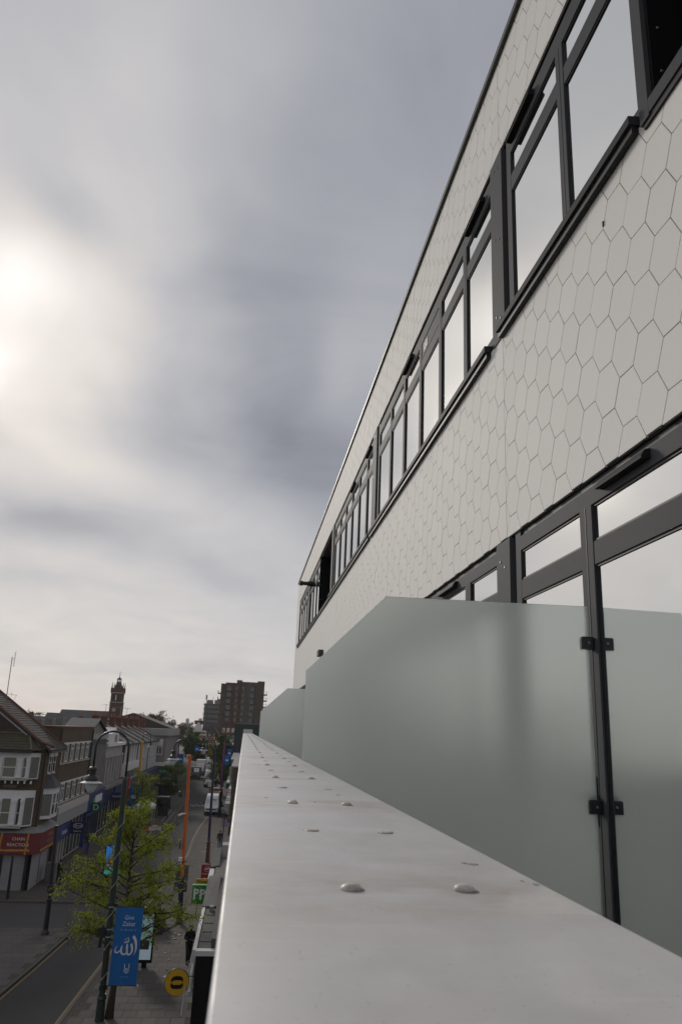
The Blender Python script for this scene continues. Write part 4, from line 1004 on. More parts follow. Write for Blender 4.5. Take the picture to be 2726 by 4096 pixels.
for z_ in (28.7, 25.8, 22.8):
    MB().box(8.6, 10.1, 384, 389, z_-.5, z_).build('side_balcony', black_m, tf); MB().box(10.0, 10.1, 384, 389, z_, z_+1.2).build('side_railing', MATS['galvanised'], tf); MB().box(8.6, 10.0, 384, 384.08, z_+1.1, z_+1.2).build('side_railing', MATS['galvanised'], tf)
# scaffolded block
sf = empty('scaffolded_block', (-17, 425, 0), 'grey block wrapped in scaffolding with masts on its roof', 'building')
MB().box(-21.5, -12.6, 420, 436, 0, 24.2).build('wall', mat('dim_concrete', (.10, .095, .09), .9, var=.15, vscale=.3), sf)
MB().box(-20.5, -17.5, 424, 432, 24.2, 26.2).build('roof_plant', render_m, sf); MB().box(-16.5, -12.6, 424, 432, 24.2, 26.3).build('roof_plant', render_m, sf)
for k in range(8):
    z_ = 23.5-k*2.4; MB().box(-21.8, -12.5, 419.2, 420, z_, z_+.35).build('scaffold_deck', mat('scaffold_board', (.09, .083, .076), .8), sf)
    MB().box(-21.3, -12.8, 419.9, 420.0, z_-1.6, z_-.2).build('window_strip', fpm, sf)
sp_ = MB()
for k in range(7): sp_.box(-21.9+k*1.5, -21.8+k*1.5, 419, 419.12, 0, 25.3)
sp_.build('scaffold_poles', MATS['galvanised'], sf, kind='stuff')
for (x, h) in ((-20.9, 28.7), (-17.6, 27.8), (-17.2, 28.4), (-14, 27)): MB().tube([(x, 425, 24), (x, 425, h)], .14 if x < -20 else .07, 6).build('mast', MATS['galvanised'], sf)
MB().box(-21.3, -20.5, 424.5, 425.5, 26.4, 28.7).build('antenna_panel', concrete_m, sf)

# --- town hall with its clock tower
brickT = brick_mat('town_hall_brick', (.11, .045, .032), (.09, .04, .028), (.07, .05, .04))
th = empty('town_hall', (-64, 404, 0), 'red brick town hall with clock tower, lantern spire and long slate roof', 'town hall')
tw = MB(); tw.box(-66.8, -61.0, 400, 406.6, 0, 22.0); tw.build('tower_base', brickT, th)
up = MB(); up.box(-66.7, -61.2, 400.1, 406.4, 22.0, 29.0); u_ = up.build('belfry', brickT, th)
for z_ in (22.0, 26.6): MB().box(-67.0, -60.8, 399.7, 406.9, z_, z_+.4).build('string_band', stone_m, th)
for k in range(3): MB().box(-65.6+k*1.2, -65.15+k*1.2, 400.02, 400.12, 23.2, 25.6).build('belfry_slit', white_m if k == 1 else blackpan_m, u_)
for (x, y) in ((-66.6, 400.2), (-61.3, 400.2), (-66.6, 406.3), (-61.3, 406.3)):
    MB().lathe((x, y, 26.5), [(.5, 0), (.5, 2.6), (.3, 2.9), (.04, 5.6)], 8).build('pinnacle', brickT, th)
MB().box(-65.2, -62.8, 400.0, 400.6, 29.0, 30.6).build('parapet_gable', brickT, th)
ro_ = MB(); ro_.lathe((-64, 403.3, 29.0), [(2.5, 0), (1.7, 1.5), (1.15, 3.0)], 8); ro_.build('tower_roof', slate_m, th)
ln = MB(); ln.lathe((-64, 403.3, 32.0), [(1.25, 0), (1.2, .3)], 8); ln.lathe((-64, 403.3, 33.4), [(1.15, 0), (1.2, .2), (1.05, .5), (.4, 1.0), (.18, 1.2), (.05, 4.4)], 8); ln.build('lantern_cap', slate_m, th)
for k in range(8): a_ = k*math.pi/4; MB().box(-64+1.0*math.cos(a_)-.12, -64+1.0*math.cos(a_)+.12, 403.3+1.0*math.sin(a_)-.12, 403.3+1.0*math.sin(a_)+.12, 32.3, 33.4).build('lantern_post', white_m, th)
ck = MB().lathe((-64.5, 399.99, 18.6), [(.95, 0), (.95, -.12), (.8, -.14)], 20, 'Y').build('clock_face', stone_m, th)
hn = MB(); hn.tube([(-64.5, 399.83, 18.6), (-64.1, 399.83, 19.1)], .06, 4); hn.tube([(-64.5, 399.83, 18.6), (-64.9, 399.83, 18.3)], .06, 4); hn.build('clock_hands', black_m, ck)
MB().box(-61.6, -60.9, 399.6, 400, 16.5, 19.8).build('buttress', brickT, th)
nr = MB(); nr.prism([(398, 13.8), (412, 13.8), (405, 17.8)], 'X', -90.5, -67.3); nr.build('nave_roof', slate_m, th)
MB().box(-90.2, -67.3, 399, 411, 0, 13.8).build('nave_wall', brickT, th)
MB().prism([(398.5, 12.8), (410, 12.8), (404, 16.0)], 'X', -97, -90.6).build('side_roof', slate_m, th); MB().box(-96.8, -90.6, 399, 409.5, 0, 12.8).build('side_wall', brickT, th)
MB().box(-67, -53.5, 396, 399.5, 0, 15.2).build('front_range', stone_m, th); MB().box(-67, -53.0, 395.6, 399.8, 15.2, 16.0).build('front_cornice', black_m, th)
# middle-distance roofs left of the tower
for i, (x0, x1, y0, h, rg, lb) in enumerate([(-62, -46, 230, 10.2, 3.0, 'low slate roofed house behind the brick block'), (-45, -33, 215, 10.0, 2.6, 'small slate roofed house left of the terrace chimneys'), (-50, -38, 180, 9.4, 2.2, 'flat red brick extension behind the brick block'), (-36, -27, 260, 10.6, 2.6, 'brown roofed house behind the terrace')]):
    far_house('backland_house', lb, x0, x1, y0, y0+12, h, brickR if i % 2 == 0 else render_m, slate_m, rg, 3, 1, 'X', 'houses behind the terrace')
# far skyline
sky_m = mat('far_concrete', (.30, .31, .33), .9, var=.1, vscale=.05)
for i, (x0, x1, h) in enumerate([(-225, -212, 30), (-196, -176, 22), (-181, -171, 35), (-148, -138, 27), (-142, -131, 37), (-118, -106, 28)]):
    e_ = empty('far_tower_block', ((x0+x1)/2, 2500, 0), ['squat pale slab at the left of the hazy skyline', 'low wide block on the hazy skyline', 'tall pale tower block in the middle of the hazy skyline', 'small block right of the tall pale tower', 'second tall tower block on the hazy skyline', 'rightmost block of the hazy skyline'][i], 'building', 'hazy skyline blocks')
    MB().box(x0, x1, 2500, 2515, 0, h).build('wall', sky_m, e_); MB().box(x0+2, x1-3, 2503, 2510, h, h+2).build('roof_plant', sky_m, e_)
    for k in range(int((h-16)/3)): MB().box(x0+1, x1-1, 2499.6, 2500, h-2.4-k*3, h-1-k*3).build('window_strip', fpm, e_)
# ------------------------------------------------------------------ single-storey shop projections under our building
felt_m = mat('roofing_felt', (.105, .098, .088), .95, var=.18, vscale=1.2, bump=.25, bscale=30)
felt2_m = mat('dark_felt', (.07, .066, .06), .95, var=.2, vscale=1.0, bump=.25, bscale=30)
whiteedge_m = mat('white_edging', (.5, .5, .5), .5, var=.08)
s1 = empty('black_fronted_shop', (-.6, 40, 0), 'single storey black shop with grey felt roof directly below the parapet', 'shop')
MB().box(-1.28, .02, 35.6, 43.8, 0, 2.95).build('wall', blackpan_m, s1)
MB().box(-1.24, -.02, 36.0, 43.75, 2.951, 3.06).build('roof', felt_m, s1)
MB().box(-1.31, .02, 35.56, 35.98, 2.951, 3.14).build('pale_capping', whiteedge_m, s1)
MB().box(-1.44, -1.285, 35.9, 44.3, 2.60, 3.10).build('fascia_edge', whiteedge_m, s1)
for k in range(4): MB().box(-1.20, -.72, 37.3+k*1.65, 37.34+k*1.65, 3.061, 3.085).build('roof_seam', felt2_m, s1)
MB().box(-.70, .02, 36.0, 43.75, 3.061, 3.5).build('upstand', felt2_m, s1)
MB().box(-1.05, -.85, 43.0, 43.35, 3.061, 3.3).build('roof_vent', concrete_m, s1)
aw = MB(); aw.tube([(-1.42, 35.7, 1.55), (-1.42, 36.6, 2.0), (-1.42, 38.5, 2.5)], .10, 10); aw.build('awning_cassette', white_m, s1)
MB().tube([(-1.62, 34.4, 1.15), (-1.60, 36.0, 1.9), (-1.50, 38.0, 2.5)], .028, 6).build('awning_arm', MATS['galvanised'], s1)
s2 = empty('grey_hooded_shop', (-.6, 47.5, 0), 'middle low shop with broad grey felt hood beside the green letter sign', 'shop')
MB().box(-1.15, .02, 43.95, 51.3, 0, 2.9).build('wall', render_m, s2)
MB().add([(-1.45, 43.85, 3.15), (-.72, 43.85, 3.15), (-.72, 51.35, 3.45), (-1.45, 51.35, 3.30), (-1.45, 43.85, 2.85), (-.72, 43.85, 3.0), (-.72, 51.35, 3.0), (-1.45, 51.35, 2.85)], [(0,1,2,3), (4,5,1,0), (3,7,4,0), (1,5,6,2), (2,6,7,3), (4,7,6,5)]).build('roof_hood', felt_m, s2)
MB().box(-.715, .02, 43.95, 51.3, 2.91, 3.25).build('roof', felt2_m, s2)
s3 = empty('far_hooded_shop', (-.6, 56, 0), 'far low shop with dark felt hood beside the red hanging sign', 'shop')
MB().box(-1.2, .02, 51.5, 60.6, 0, 2.9).build('wall', render_m, s3)
MB().add([(-1.50, 55.2, 3.2), (-.95, 55.2, 3.3), (-.95, 60.7, 3.65), (-1.60, 60.7, 3.55), (-1.50, 55.2, 2.9), (-.95, 55.2, 3.0), (-.95, 60.7, 3.2), (-1.60, 60.7, 3.1)], [(0,1,2,3), (4,5,1,0), (3,7,4,0), (1,5,6,2), (2,6,7,3)]).build('roof_hood', felt2_m, s3)
MB().box(-1.15, .02, 51.5, 60.6, 2.91, 3.2).build('roof', felt_m, s3)
MB().box(-.9, .02, 59.2, 60.7, 3.21, 4.0).build('roof_upstand', concrete_m, s3)
MB().box(-1.52, -1.22, 51.6, 55.1, 2.4, 3.12).build('fascia_edge', whiteedge_m, s3)

# ------------------------------------------------------------------ projecting signs on the right
letter_w = mat('letter_white', (.72, .72, .70), .5)
cs = empty('round_yellow_sign', (-1.95, 35.8, 1.4), 'round yellow sign with a black bar shaped emblem, hanging over the pavement', 'sign', 'projecting signs on the right')
CX, CZ, CRAD = -1.96, 1.93, .50
MB().lathe((CX, 35.85, CZ), [(CRAD, .05), (CRAD, -.05)], 40, 'Y').build('rim', black_m, cs)
MB().lathe((CX, 35.80, CZ), [(CRAD-.015, .005), (CRAD-.015, -.006)], 40, 'Y').build('face', mat('sign_yellow', (.52, .29, .008), .45, var=.03), cs)
def cmap(p): return (CX+(p[0]-660)*.5/490, CZ-(p[1]-700)*.5/505)
for outer in ([(428,690),(425,600),(480,510),(580,472),(760,470),(860,510),(905,590),(905,650),(885,690),(870,660),(820,625),(690,620),(560,627),(490,650),(455,700)],
              [(440,730),(410,800),(430,880),(510,935),(640,940),(770,935),(870,900),(920,810),(905,740),(885,705),(860,750),(800,785),(680,792),(550,795),(490,770),(465,730)]):
    MB().prism([cmap(p) for p in outer], 'Y', 35.793, 35.783).build('emblem_bar', blackpan_m, cs)
for z_ in (2.14, 1.66): MB().tube([(-1.5, 35.85, z_), (-1.28, 35.85, z_)], .018, 6).build('bracket', black_m, cs)
pp = empty('green_letter_sign', (-1.8, 50.2, 2), 'green hanging sign with fat white letters PP', 'sign', 'projecting signs on the right')
MB().box(-2.32, -1.2, 50.15, 50.27, 1.98, 2.97).build('board', mat('sign_green', (.015, .22, .03), .5, var=.04), pp)
MB().box(-2.34, -1.2, 50.13, 50.29, 2.971, 3.03).build('top_edge', mat('pale_green', (.4, .6, .45), .5), pp)
for x_, z_ in ((-2.10, 2.52), (-1.73, 2.50)):
    l_ = MB(); l_.prism([(x_-.14, z_-.30), (x_-.02, z_-.30), (x_-.02, z_+.28), (x_-.14, z_+.28)], 'Y', 50.145, 50.13)
    n = 14; oc = [(x_-.02+.22*math.sin(math.pi*i/n), z_+.13+.15*math.cos(math.pi*i/n)) for i in range(n+1)]; ic = [(x_-.02+.11*math.sin(math.pi*i/n), z_+.13+.055*math.cos(math.pi*i/n)) for i in range(n+1)]
    for i in range(n): l_.add([(*[oc[i][0]], 50.13, oc[i][1]), (oc[i+1][0], 50.13, oc[i+1][1]), (ic[i+1][0], 50.13, ic[i+1][1]), (ic[i][0], 50.13, ic[i][1])], [(0,1,2,3)])
    l_.build('letter_p', letter_w, pp)
ys_ = empty('yellow_board_sign', (-1.8, 50.9, 2.7), 'yellow sign board with dark lettering half hidden behind the green sign', 'sign', 'projecting signs on the right')
MB().box(-2.22, -1.2, 50.85, 50.95, 2.55, 3.22).build('board', mat('amber', (.50, .30, .02), .5), ys_); text('Western', .24, (-1.72, 50.84, 3.06), '-Y', black_m, ys_)
rs_ = empty('red_shop_sign', (-1.8, 60.2, 2), 'tall dark red hanging sign with a white ringed animal emblem', 'sign', 'projecting signs on the right')
MB().box(-2.27, -1.35, 60.15, 60.27, 1.45, 2.56).build('board', mat('sign_red', (.30, .012, .016), .5), rs_)
rg = MB(); n = 24
for i in range(n):
    a0, a1 = 6.2832*i/n, 6.2832*(i+1)/n
    rg.add([(-1.86+.2*math.cos(a0), 60.14, 2.27+.2*math.sin(a0)), (-1.86+.2*math.cos(a1), 60.14, 2.27+.2*math.sin(a1)), (-1.86+.18*math.cos(a1), 60.14, 2.27+.18*math.sin(a1)), (-1.86+.18*math.cos(a0), 60.14, 2.27+.18*math.sin(a0))], [(0,1,2,3)])
rg.build('emblem_ring', letter_w, rs_)
MB().prism([(-1.98,2.2),(-1.93,2.2),(-1.92,2.24),(-1.82,2.24),(-1.81,2.19),(-1.77,2.19),(-1.75,2.28),(-1.71,2.34),(-1.76,2.37),(-1.82,2.32),(-1.92,2.33),(-1.98,2.28)], 'Y', 60.145, 60.135).build('animal_emblem', letter_w, rs_)
text('Hayat Halal', .15, (-1.85, 60.14, 1.95), '-Y', letter_w, rs_); text('Hayat', .22, (-1.82, 60.14, 1.63), '-Y', letter_w, rs_)
HS_ = [(-1.45, 88, 2.3, .9, .8, mat('lilac_grey', (.2, .19, .24), .6), 'small grey hanging sign with dark mark by the shop row'), (-1.2, 104, 2.2, .7, 1.3, white_m, 'pale hanging sign low over the right pavement'), (-1.55, 118, 2.3, 1.2, 1.7, mat('purple_board', (.07, .055, .14), .6), 'purple hanging board above the right pavement'),
       (-1.1, 132, 2.6, .8, 1.5, teal_m, 'teal hanging sign above the right pavement'), (-1.35, 150, 3.0, 1.5, 1.6, mat('pale_board2', (.4, .38, .42), .6), 'pale poster board on the right shop row'), (-1.4, 158, 4.6, 1.6, .8, mat('sea_green', (.15, .3, .25), .6), 'sea green board on the right shop row'), (-1.5, 170, 6.2, 1.8, 2.2, white_m, 'large white board high on the right shop row')]
for (x, y, z, w_, h_, m_, lb) in HS_:
    e_ = empty('hanging_board', (x, y, z), lb, 'sign', 'boards along the right shops'); MB().box(x-.2, x-.2+w_, y, y+.1, z-h_/2, z+h_/2).build('board', m_, e_); MB().box(x-.24, x-.2+w_, y-.01, y+.11, z+h_/2, z+h_/2+.06).build('top_rail', black_m, e_)

# ------------------------------------------------------------------ lamp posts
bowl_m = mat('lamp_bowl', (.55, .57, .57), .6, spec=.2)
lampblk_m = mat('lamp_black', (.018, .017, .017), .45)
def lamp_post(label, x, y, h, colU, colL, zsplit, rbase, apex, reach, springing, zl, lean=0.0, sgn=-1, mast_r=.10, sc_=1.0, base_col=None):
    e_ = empty('street_lamp', (x, y, 0), label, 'street lamp', 'swan neck street lamps')
    xt = x+lean
    MB().tube([(x, y, .05), (x+lean*.02, y, .25), (x+lean*.1, y, 1.1), (x+lean*zsplit/h, y, zsplit)], [rbase*1.25, rbase*1.15, rbase, rbase*.95], 14).build('lower_post', colL, e_, smooth='auto')
    MB().lathe((x+lean*zsplit/h, y, zsplit-.12), [(rbase*.96, 0), (rbase*1.2, .04), (rbase*1.2, .1), (mast_r, .2)], 14).build('collar', colL, e_, smooth='auto')
    up_ = MB().tube([(x+lean*zsplit/h, y, zsplit), (xt, y, h)], [mast_r*1.05, mast_r*.9], 14).build('mast', colU, e_, smooth='auto')
    MB().lathe((xt, y, h), [(mast_r*.9, 0), (mast_r*.8, .05), (.05, .12)], 12).build('mast_cap', colU, e_, smooth='auto')
    rad = reach/2; cx = xt+sgn*rad; rz = apex-springing
    pts = [(xt, y, h-.02), (xt, y, springing-.02)]
    for k in range(17):
        a = math.pi*k/16; pts.append((cx-sgn*rad*math.cos(a), y, springing+rz*math.sin(a)))
    xl = cx+sgn*rad; pts.append((xl, y, zl+.62*sc_))
    MB().tube(pts, .047*max(sc_, .7), 8).build('swan_neck', lampblk_m, e_, smooth=True)
    s = sc_
    hd_ = MB(); hd_.lathe((xl, y, zl), [(.10*s, .68*s), (.16*s, .66*s), (.20*s, .60*s), (.20*s, .55*s), (.155*s, .52*s), (.15*s, .34*s), (.20*s, .30*s), (.27*s, .24*s), (.29*s, .15*s), (.29*s, .08*s), (.25*s, .04*s), (.2*s, .0)], 20)
    l_ = hd_.build('lantern', lampblk_m, e_, smooth='auto')
    MB().lathe((xl, y, zl-.005), [(.22*s, .0), (.47*s, -.012), (.475*s, .008), (.28*s, .075*s)], 24).build('brim', bowl_m, l_)
    MB().lathe((xl, y, zl-.01), [(.26*s, -.005), (.265*s, -.06*s), (.235*s, -.2*s), (.17*s, -.33*s), (.09*s, -.42*s), (.03*s, -.45*s)], 20).build('bowl', bowl_m, l_, smooth=True)
    return e_
dgreen = mat('dark_green_paint', (.016, .032, .022), .4); brown_p = mat('oxide_paint', (.085, .022, .016), .5, var=.15); orange_p = mat('orange_paint', (.47, .10, .012), .42, var=.08, vscale=2)
navy_p = mat('navy_paint', (.018, .016, .055), .42); purple_p = mat('purple_paint', (.19, .035, .14), .45); amber_p = mat('amber_paint', (.50, .24, .02), .45)
gl = lamp_post('dark green swan neck lamp post carrying the blue charity banner', -5.07, 37.15, 9.60, dgreen, dgreen, 1.0, .16, 11.66, 1.46, 10.95, 9.42, lean=-.05, mast_r=.125)
ol = lamp_post('bright orange swan neck lamp post with a camera and sign backs', -3.15, 54.0, 10.12, orange_p, navy_p, 2.75, .165, 11.15, 1.08, 10.60, 9.88, lean=-.26, mast_r=.115, sc_=.86)
nl = lamp_post('navy swan neck lamp post with an oxide red foot', -2.42, 77.0, 10.05, navy_p, brown_p, 1.85, .17, 10.98, 1.06, 10.45, 9.9, lean=-.16, mast_r=.12, sc_=.86)
pl_ = lamp_post('purple swan neck lamp post with dark green foot near the white van', -2.5, 115.4, 9.95, purple_p, dgreen, 3.35, .2, 10.9, 1.0, 10.4, 9.9, lean=-.12, sgn=-1, mast_r=.13, sc_=.86)
yl = lamp_post('amber swan neck lamp post before the white shopfront on the left', -13.6, 112, 9.7, amber_p, black_m, 4.1, .17, 10.9, 1.1, 10.2, 9.2, lean=-.1, sgn=1, mast_r=.16, sc_=.9)
lamp_post('thin navy lamp post beyond the white van', -3.1, 150, 10.0, navy_p, black_m, 2.0, .15, 11.2, 1.0, 10.6, 9.9, sgn=1, sc_=.9)
lamp_post('purple lamp post standing before the white rendered shop house', -13.4, 172, 10.2, purple_p, black_m, 2.0, .16, 11.4, 1.1, 10.7, 10, sgn=1, mast_r=.14, sc_=.9)
lamp_post('amber lamp post far down the right side', -7.4, 205, 10.5, amber_p, black_m, 2.0, .16, 11.6, 1.1, 10.9, 10.2, sgn=-1, mast_r=.16, sc_=.9)
lamp_post('second amber lamp post in front of the banded house', -12.6, 250, 10.5, amber_p, black_m, 2.0, .16, 11.6, 1.1, 10.9, 10.2, sgn=1, mast_r=.18, sc_=.9)
# fittings on the green post
MB().box(-5.50, -5.22, 37.02, 37.26, 3.30, 3.64).build('speaker_box', black_m, gl); MB().tube([(-5.38, 37.1, 3.3), (-5.40, 37.08, 2.85)], .075, 10).build('speaker_horn', black_m, gl)
MB().lathe((-5.36, 37.14, 3.64), [(.07, 0), (.05, .06), (.01, .09)], 10).build('speaker_cap', black_m, gl)
for z_ in (4.50, 4.42, 3.55, 3.26, 1.42, 1.32): MB().lathe((-5.085, 37.15, z_), [(.14, -.025), (.14, .025)], 14).build('band_clamp', MATS['galvanised'] if z_ in (4.42, 3.26, 3.55) else black_m, gl)
st = MB(); pts = []
for k in range(120):
    z_ = .9+k*.062; a = k*.33+.4; rr_ = .15+.02*math.sin(k*1.7); pts.append((-5.08+rr_*math.cos(a)-.03, 37.15+rr_*math.sin(a), z_))
st.tube(pts, .011, 4)
for k in range(4, 118, 3):
    p = Vector(pts[k]); st.tube([p, p+Vector((rnd.uniform(-.07, .07), rnd.uniform(-.07, .03), rnd.uniform(-.06, .02)))], .012, 4)
fs_ = st.build('light_string', mat('cable_white', (.42, .40, .38), .6), None); off = Vector((-5.08, 37.15, .9))
fs_.data.transform(Matrix.Translation(-off)); fs_.location = off
tag(fs_, 'pale string of fairy lights wound around the dark green lamp post', 'light string')
# fittings on the orange post
MB().box(-3.36, -3.30, 53.86, 54.0, 8.55, 8.75).build('bracket_plate', orange_p, ol)
MB().tube([(-3.42, 53.95, 8.15), (-3.62, 53.95, 8.20), (-3.78, 53.95, 8.10), (-3.80, 53.95, 7.95)], .022, 6).build('bracket_arm', lampblk_m, ol)
MB().lathe((-3.80, 53.95, 7.55), [(.03, .4), (.11, .33), (.13, .2), (.13, .06), (.08, .0)], 12).build('small_lantern', lampblk_m, ol)
cm = MB(); cm.tube([(-3.30, 53.85, 6.55), (-3.55, 53.75, 6.55), (-3.78, 53.6, 6.46)], [.03, .065, .075], 8); cm.build('camera', white_m, ol)
MB().box(-3.55, -3.47, 53.75, 53.95, 4.45, 5.0).build('junction_box', lampblk_m, ol)
MB().box(-3.52, -3.30, 53.70, 53.84, 3.70, 3.95).build('sensor_box', white_m, ol)
MB().box(-3.60, -3.00, 53.82, 53.86, 3.66, 3.71).build('strap', lampblk_m, ol)
sgn_m = mat('sign_back_grey', (.10, .10, .105), .5, metal=.3)
MB().box(-3.66, -2.86, 54.18, 54.22, 2.50, 3.45).build('sign_back', sgn_m, ol); MB().box(-3.70, -2.86, 54.18, 54.22, 1.85, 2.47).build('sign_back', sgn_m, ol)
# other posts
lp = empty('black_sign_post', (-10.55, 50.8, 0), 'tall black post with a ribbed iron foot at the side street corner', 'post')
MB().tube([(-10.55, 50.8, .1), (-10.55, 50.8, 1.9)], [.155, .13], 12).build('foot', black_m, lp, smooth='auto'); MB().lathe((-10.55, 50.8, .1), [(.24, 0), (.24, .12), (.18, .22), (.16, .3)], 14).build('foot_ring', black_m, lp, smooth='auto'); MB().lathe((-10.56, 50.8, 1.85), [(.13, 0), (.18, .06), (.18, .12), (.09, .2)], 14).build('collar', black_m, lp, smooth='auto')
MB().tube([(-10.56, 50.8, 1.9), (-10.72, 50.8, 6.0)], .10, 12).build('mast', black_m, lp, smooth='auto'); MB().box(-10.72, -10.38, 50.6, 50.85, 2.35, 2.75).build('control_box', black_m, lp)
bp = empty('black_bollard_post', (-15.3, 60.1, 0), 'short black post standing before the grey shutters', 'post'); MB().tube([(-15.3, 60.1, .1), (-15.35, 60.1, 2.75)], [.11, .075], 12).build('shaft', black_m, bp, smooth='auto'); MB().lathe((-15.35, 60.1, 2.75), [(.09, 0), (.09, .06), (.03, .12)], 12).build('cap', black_m, bp, smooth='auto')
bx_ = empty('grey_street_cabinet', (-14.0, 66.5, 0), 'grey street cabinet by the corner shop', 'cabinet'); MB().cbox(-14.3, -13.6, 66.2, 66.9, .1, 1.4, .03).build('body', mat('cabinet_grey', (.12, .125, .13), .5), bx_); MB().box(-14.33, -13.57, 66.17, 66.93, 1.401, 1.45).build('lid', MATS['cabinet_grey'], bx_)
pb = empty('red_pillar_box', (-14.35, 51.3, 0), 'red pillar box cut off by the left edge of the picture', 'post box'); MB().lathe((-14.35, 51.3, .1), [(.24, 0), (.24, .1), (.22, .12), (.22, 1.15), (.26, 1.18), (.26, 1.28), (.1, 1.4)], 18).build('body', mat('post_red', (.35, .02, .025), .4), pb, smooth='auto'); MB().box(-14.45, -14.25, 51.07, 51.09, 1.0, 1.06).build('slot', blackpan_m, pb)
sg2 = empty('thin_sign_post', (-1.35, 83.5, 0), 'thin black post beside the walker in black jacket', 'post'); MB().tube([(-1.35, 83.5, .1), (-1.25, 83.5, 3.8)], .045, 8).build('shaft', black_m, sg2); MB().lathe((-.75, 84.5, 3.0), [(.28, 0), (.28, .05)], 18, 'Y').build('round_plate', mat('plate_dark', (.06, .06, .07), .5), sg2)
bm_ = empty('belisha_post', (-5.0, 140, 0), 'black and white post with a pale square sign by the kerb', 'post'); MB().tube([(-5.0, 140, .1), (-5.0, 140, 2.3)], .09, 8).build('shaft', black_m, bm_); MB().cbox(-5.35, -4.75, 139.9, 140.1, 2.3, 3.2, .05).build('sign_head', white_m, bm_); MB().box(-5.4, -4.7, 139.88, 140.12, 2.2, 2.3).build('amber_rim', amber_p, bm_)
ph = empty('phone_kiosk', (-3.6, 131, 0), 'dark kiosk with an orange red roof band behind the white van', 'kiosk'); MB().box(-4.4, -2.7, 130.5, 132, .1, 2.3).build('body', shopglass_m, ph); MB().box(-4.5, -2.6, 130.4, 132.1, 2.3, 2.6).build('roof_band', mat('vermilion', (.4, .06, .02), .5), ph); MB().box(-4.5, -2.6, 130.4, 132.1, 2.601, 2.75).build('roof', concrete_m, ph)
for x_ in (-4.42, -2.72): MB().box(x_-.05, x_+.05, 130.42, 130.5, .1, 2.3).build('corner_post', black_m, ph)
kk = empty('ornate_kiosk', (-11.5, 128, 0), 'ornate black kiosk with pagoda roof under the left hand trees', 'kiosk')
MB().box(-12.3, -10.7, 127.3, 129, .1, 3.0).build('body', darkpane_m, kk); MB().lathe((-11.5, 128.1, 3.0), [(1.6, 0), (1.6, .25), (1.0, .6), (.85, 1.0), (.3, 1.3), (.05, 2.0)], 8).build('pagoda_roof', lampblk_m, kk)
for x_ in (-12.3, -10.7): MB().box(x_-.1, x_+.1, 127.15, 127.35, .1, 3.0).build('corner_post', black_m, kk)
ks = empty('black_shelter', (-9.9, 112, 0), 'dark street shelter beside the marked bays on the left', 'kiosk'); MB().box(-10.9, -9.3, 111.3, 113.5, 2.5, 2.75).build('roof', lampblk_m, ks); MB().box(-10.8, -9.4, 112.9, 113.0, .2, 2.5).build('back_panel', darkpane_m, ks)
for x_ in (-10.85, -9.35): MB().box(x_-.06, x_+.06, 111.35, 111.5, .1, 2.5).build('corner_post', lampblk_m, ks)

# ------------------------------------------------------------------ banner on the green lamp post
bn = empty('charity_banner', (-4.29, 37.15, 1.4), 'blue street banner reading Give Zakat with white Arabic calligraphy', 'banner')
BX0, BX1, BZ0, BZ1 = -4.865, -3.715, 1.42, 4.41; BY = 37.13
ban_m = mat('banner_blue', (.002, .115, .36), .55, var=.05, vscale=2)
bv = MB(); nb = 10
for i in range(nb+1):
    x = BX0+(BX1-BX0)*i/nb; yb = BY+.012*math.sin(i*.9)
    bv.v += [(x, yb, BZ0), (x, yb, BZ1), (x, yb+.006, BZ0), (x, yb+.006, BZ1)]
for i in range(nb): a = i*4; bv.f += [(a, a+4, a+5, a+1), (a+2, a+3, a+7, a+6), (a+1, a+5, a+7, a+3), (a, a+2, a+6, a+4)]
bv.f += [(0, 1, 3, 2), (nb*4, nb*4+2, nb*4+3, nb*4+1)]
bv.build('cloth', ban_m, bn)
for z_ in (BZ0-.01, BZ1+.012):
    MB().tube([(-5.05, BY+.005, z_), (BX1+.05, BY+.005, z_)], .018, 8).build('arm', black_m, bn); MB().lathe((BX1+.06, BY+.005, z_), [(.03, -.03), (.03, .03)], 10).build('arm_cap', white_m, bn)
MB().box(-5.22, -4.88, 37.06, 37.2, 4.43, 4.56).build('top_bracket', black_m, bn); MB().box(-5.22, -4.88, 37.06, 37.2, 1.28, 1.40).build('bottom_bracket', black_m, bn)
BT = BY-.018
def bmap(x, y):      # traced drawing coordinates -> cloth
    px, py = x-325, y-107; det = 725*2105+43*230
    u = (px*2105+py*230)/det; v = (725*py-43*px)/det
    return (BX0+(BX1-BX0)*u, BZ1-(BZ1-BZ0)*v)
bw_m = mat('banner_white', (.62, .62, .62), .6)
def bprint(name, polys, par_=bn, m_=None, dy=0):
    mb = MB()
    for pl__ in polys: mb.poly([(bmap(*p)[0], BT-dy, bmap(*p)[1]) for p in pl__])
    return mb.build(name, m_ or bw_m, par_, fix=False)
def bstroke(name, strokes, dy=0):
    mb = MB()
    for k_, s_ in enumerate(strokes):
        Lf, Rt = ribbon(s_)
        for i in range(len(Lf)-1):
            q = [Lf[i], Lf[i+1], Rt[i+1], Rt[i]]; mb.poly([(bmap(*p)[0], BT-dy-.0006*k_, bmap(*p)[1]) for p in q])
    return mb.build(name, bw_m, bn, fix=False)
bprint('calligraphy', [[(790,890),(735,950),(780,1040),(805,1160),(805,1280),(780,1400),(748,1465),(800,1390),(845,1280),(858,1150),(850,1030),(825,960)]])
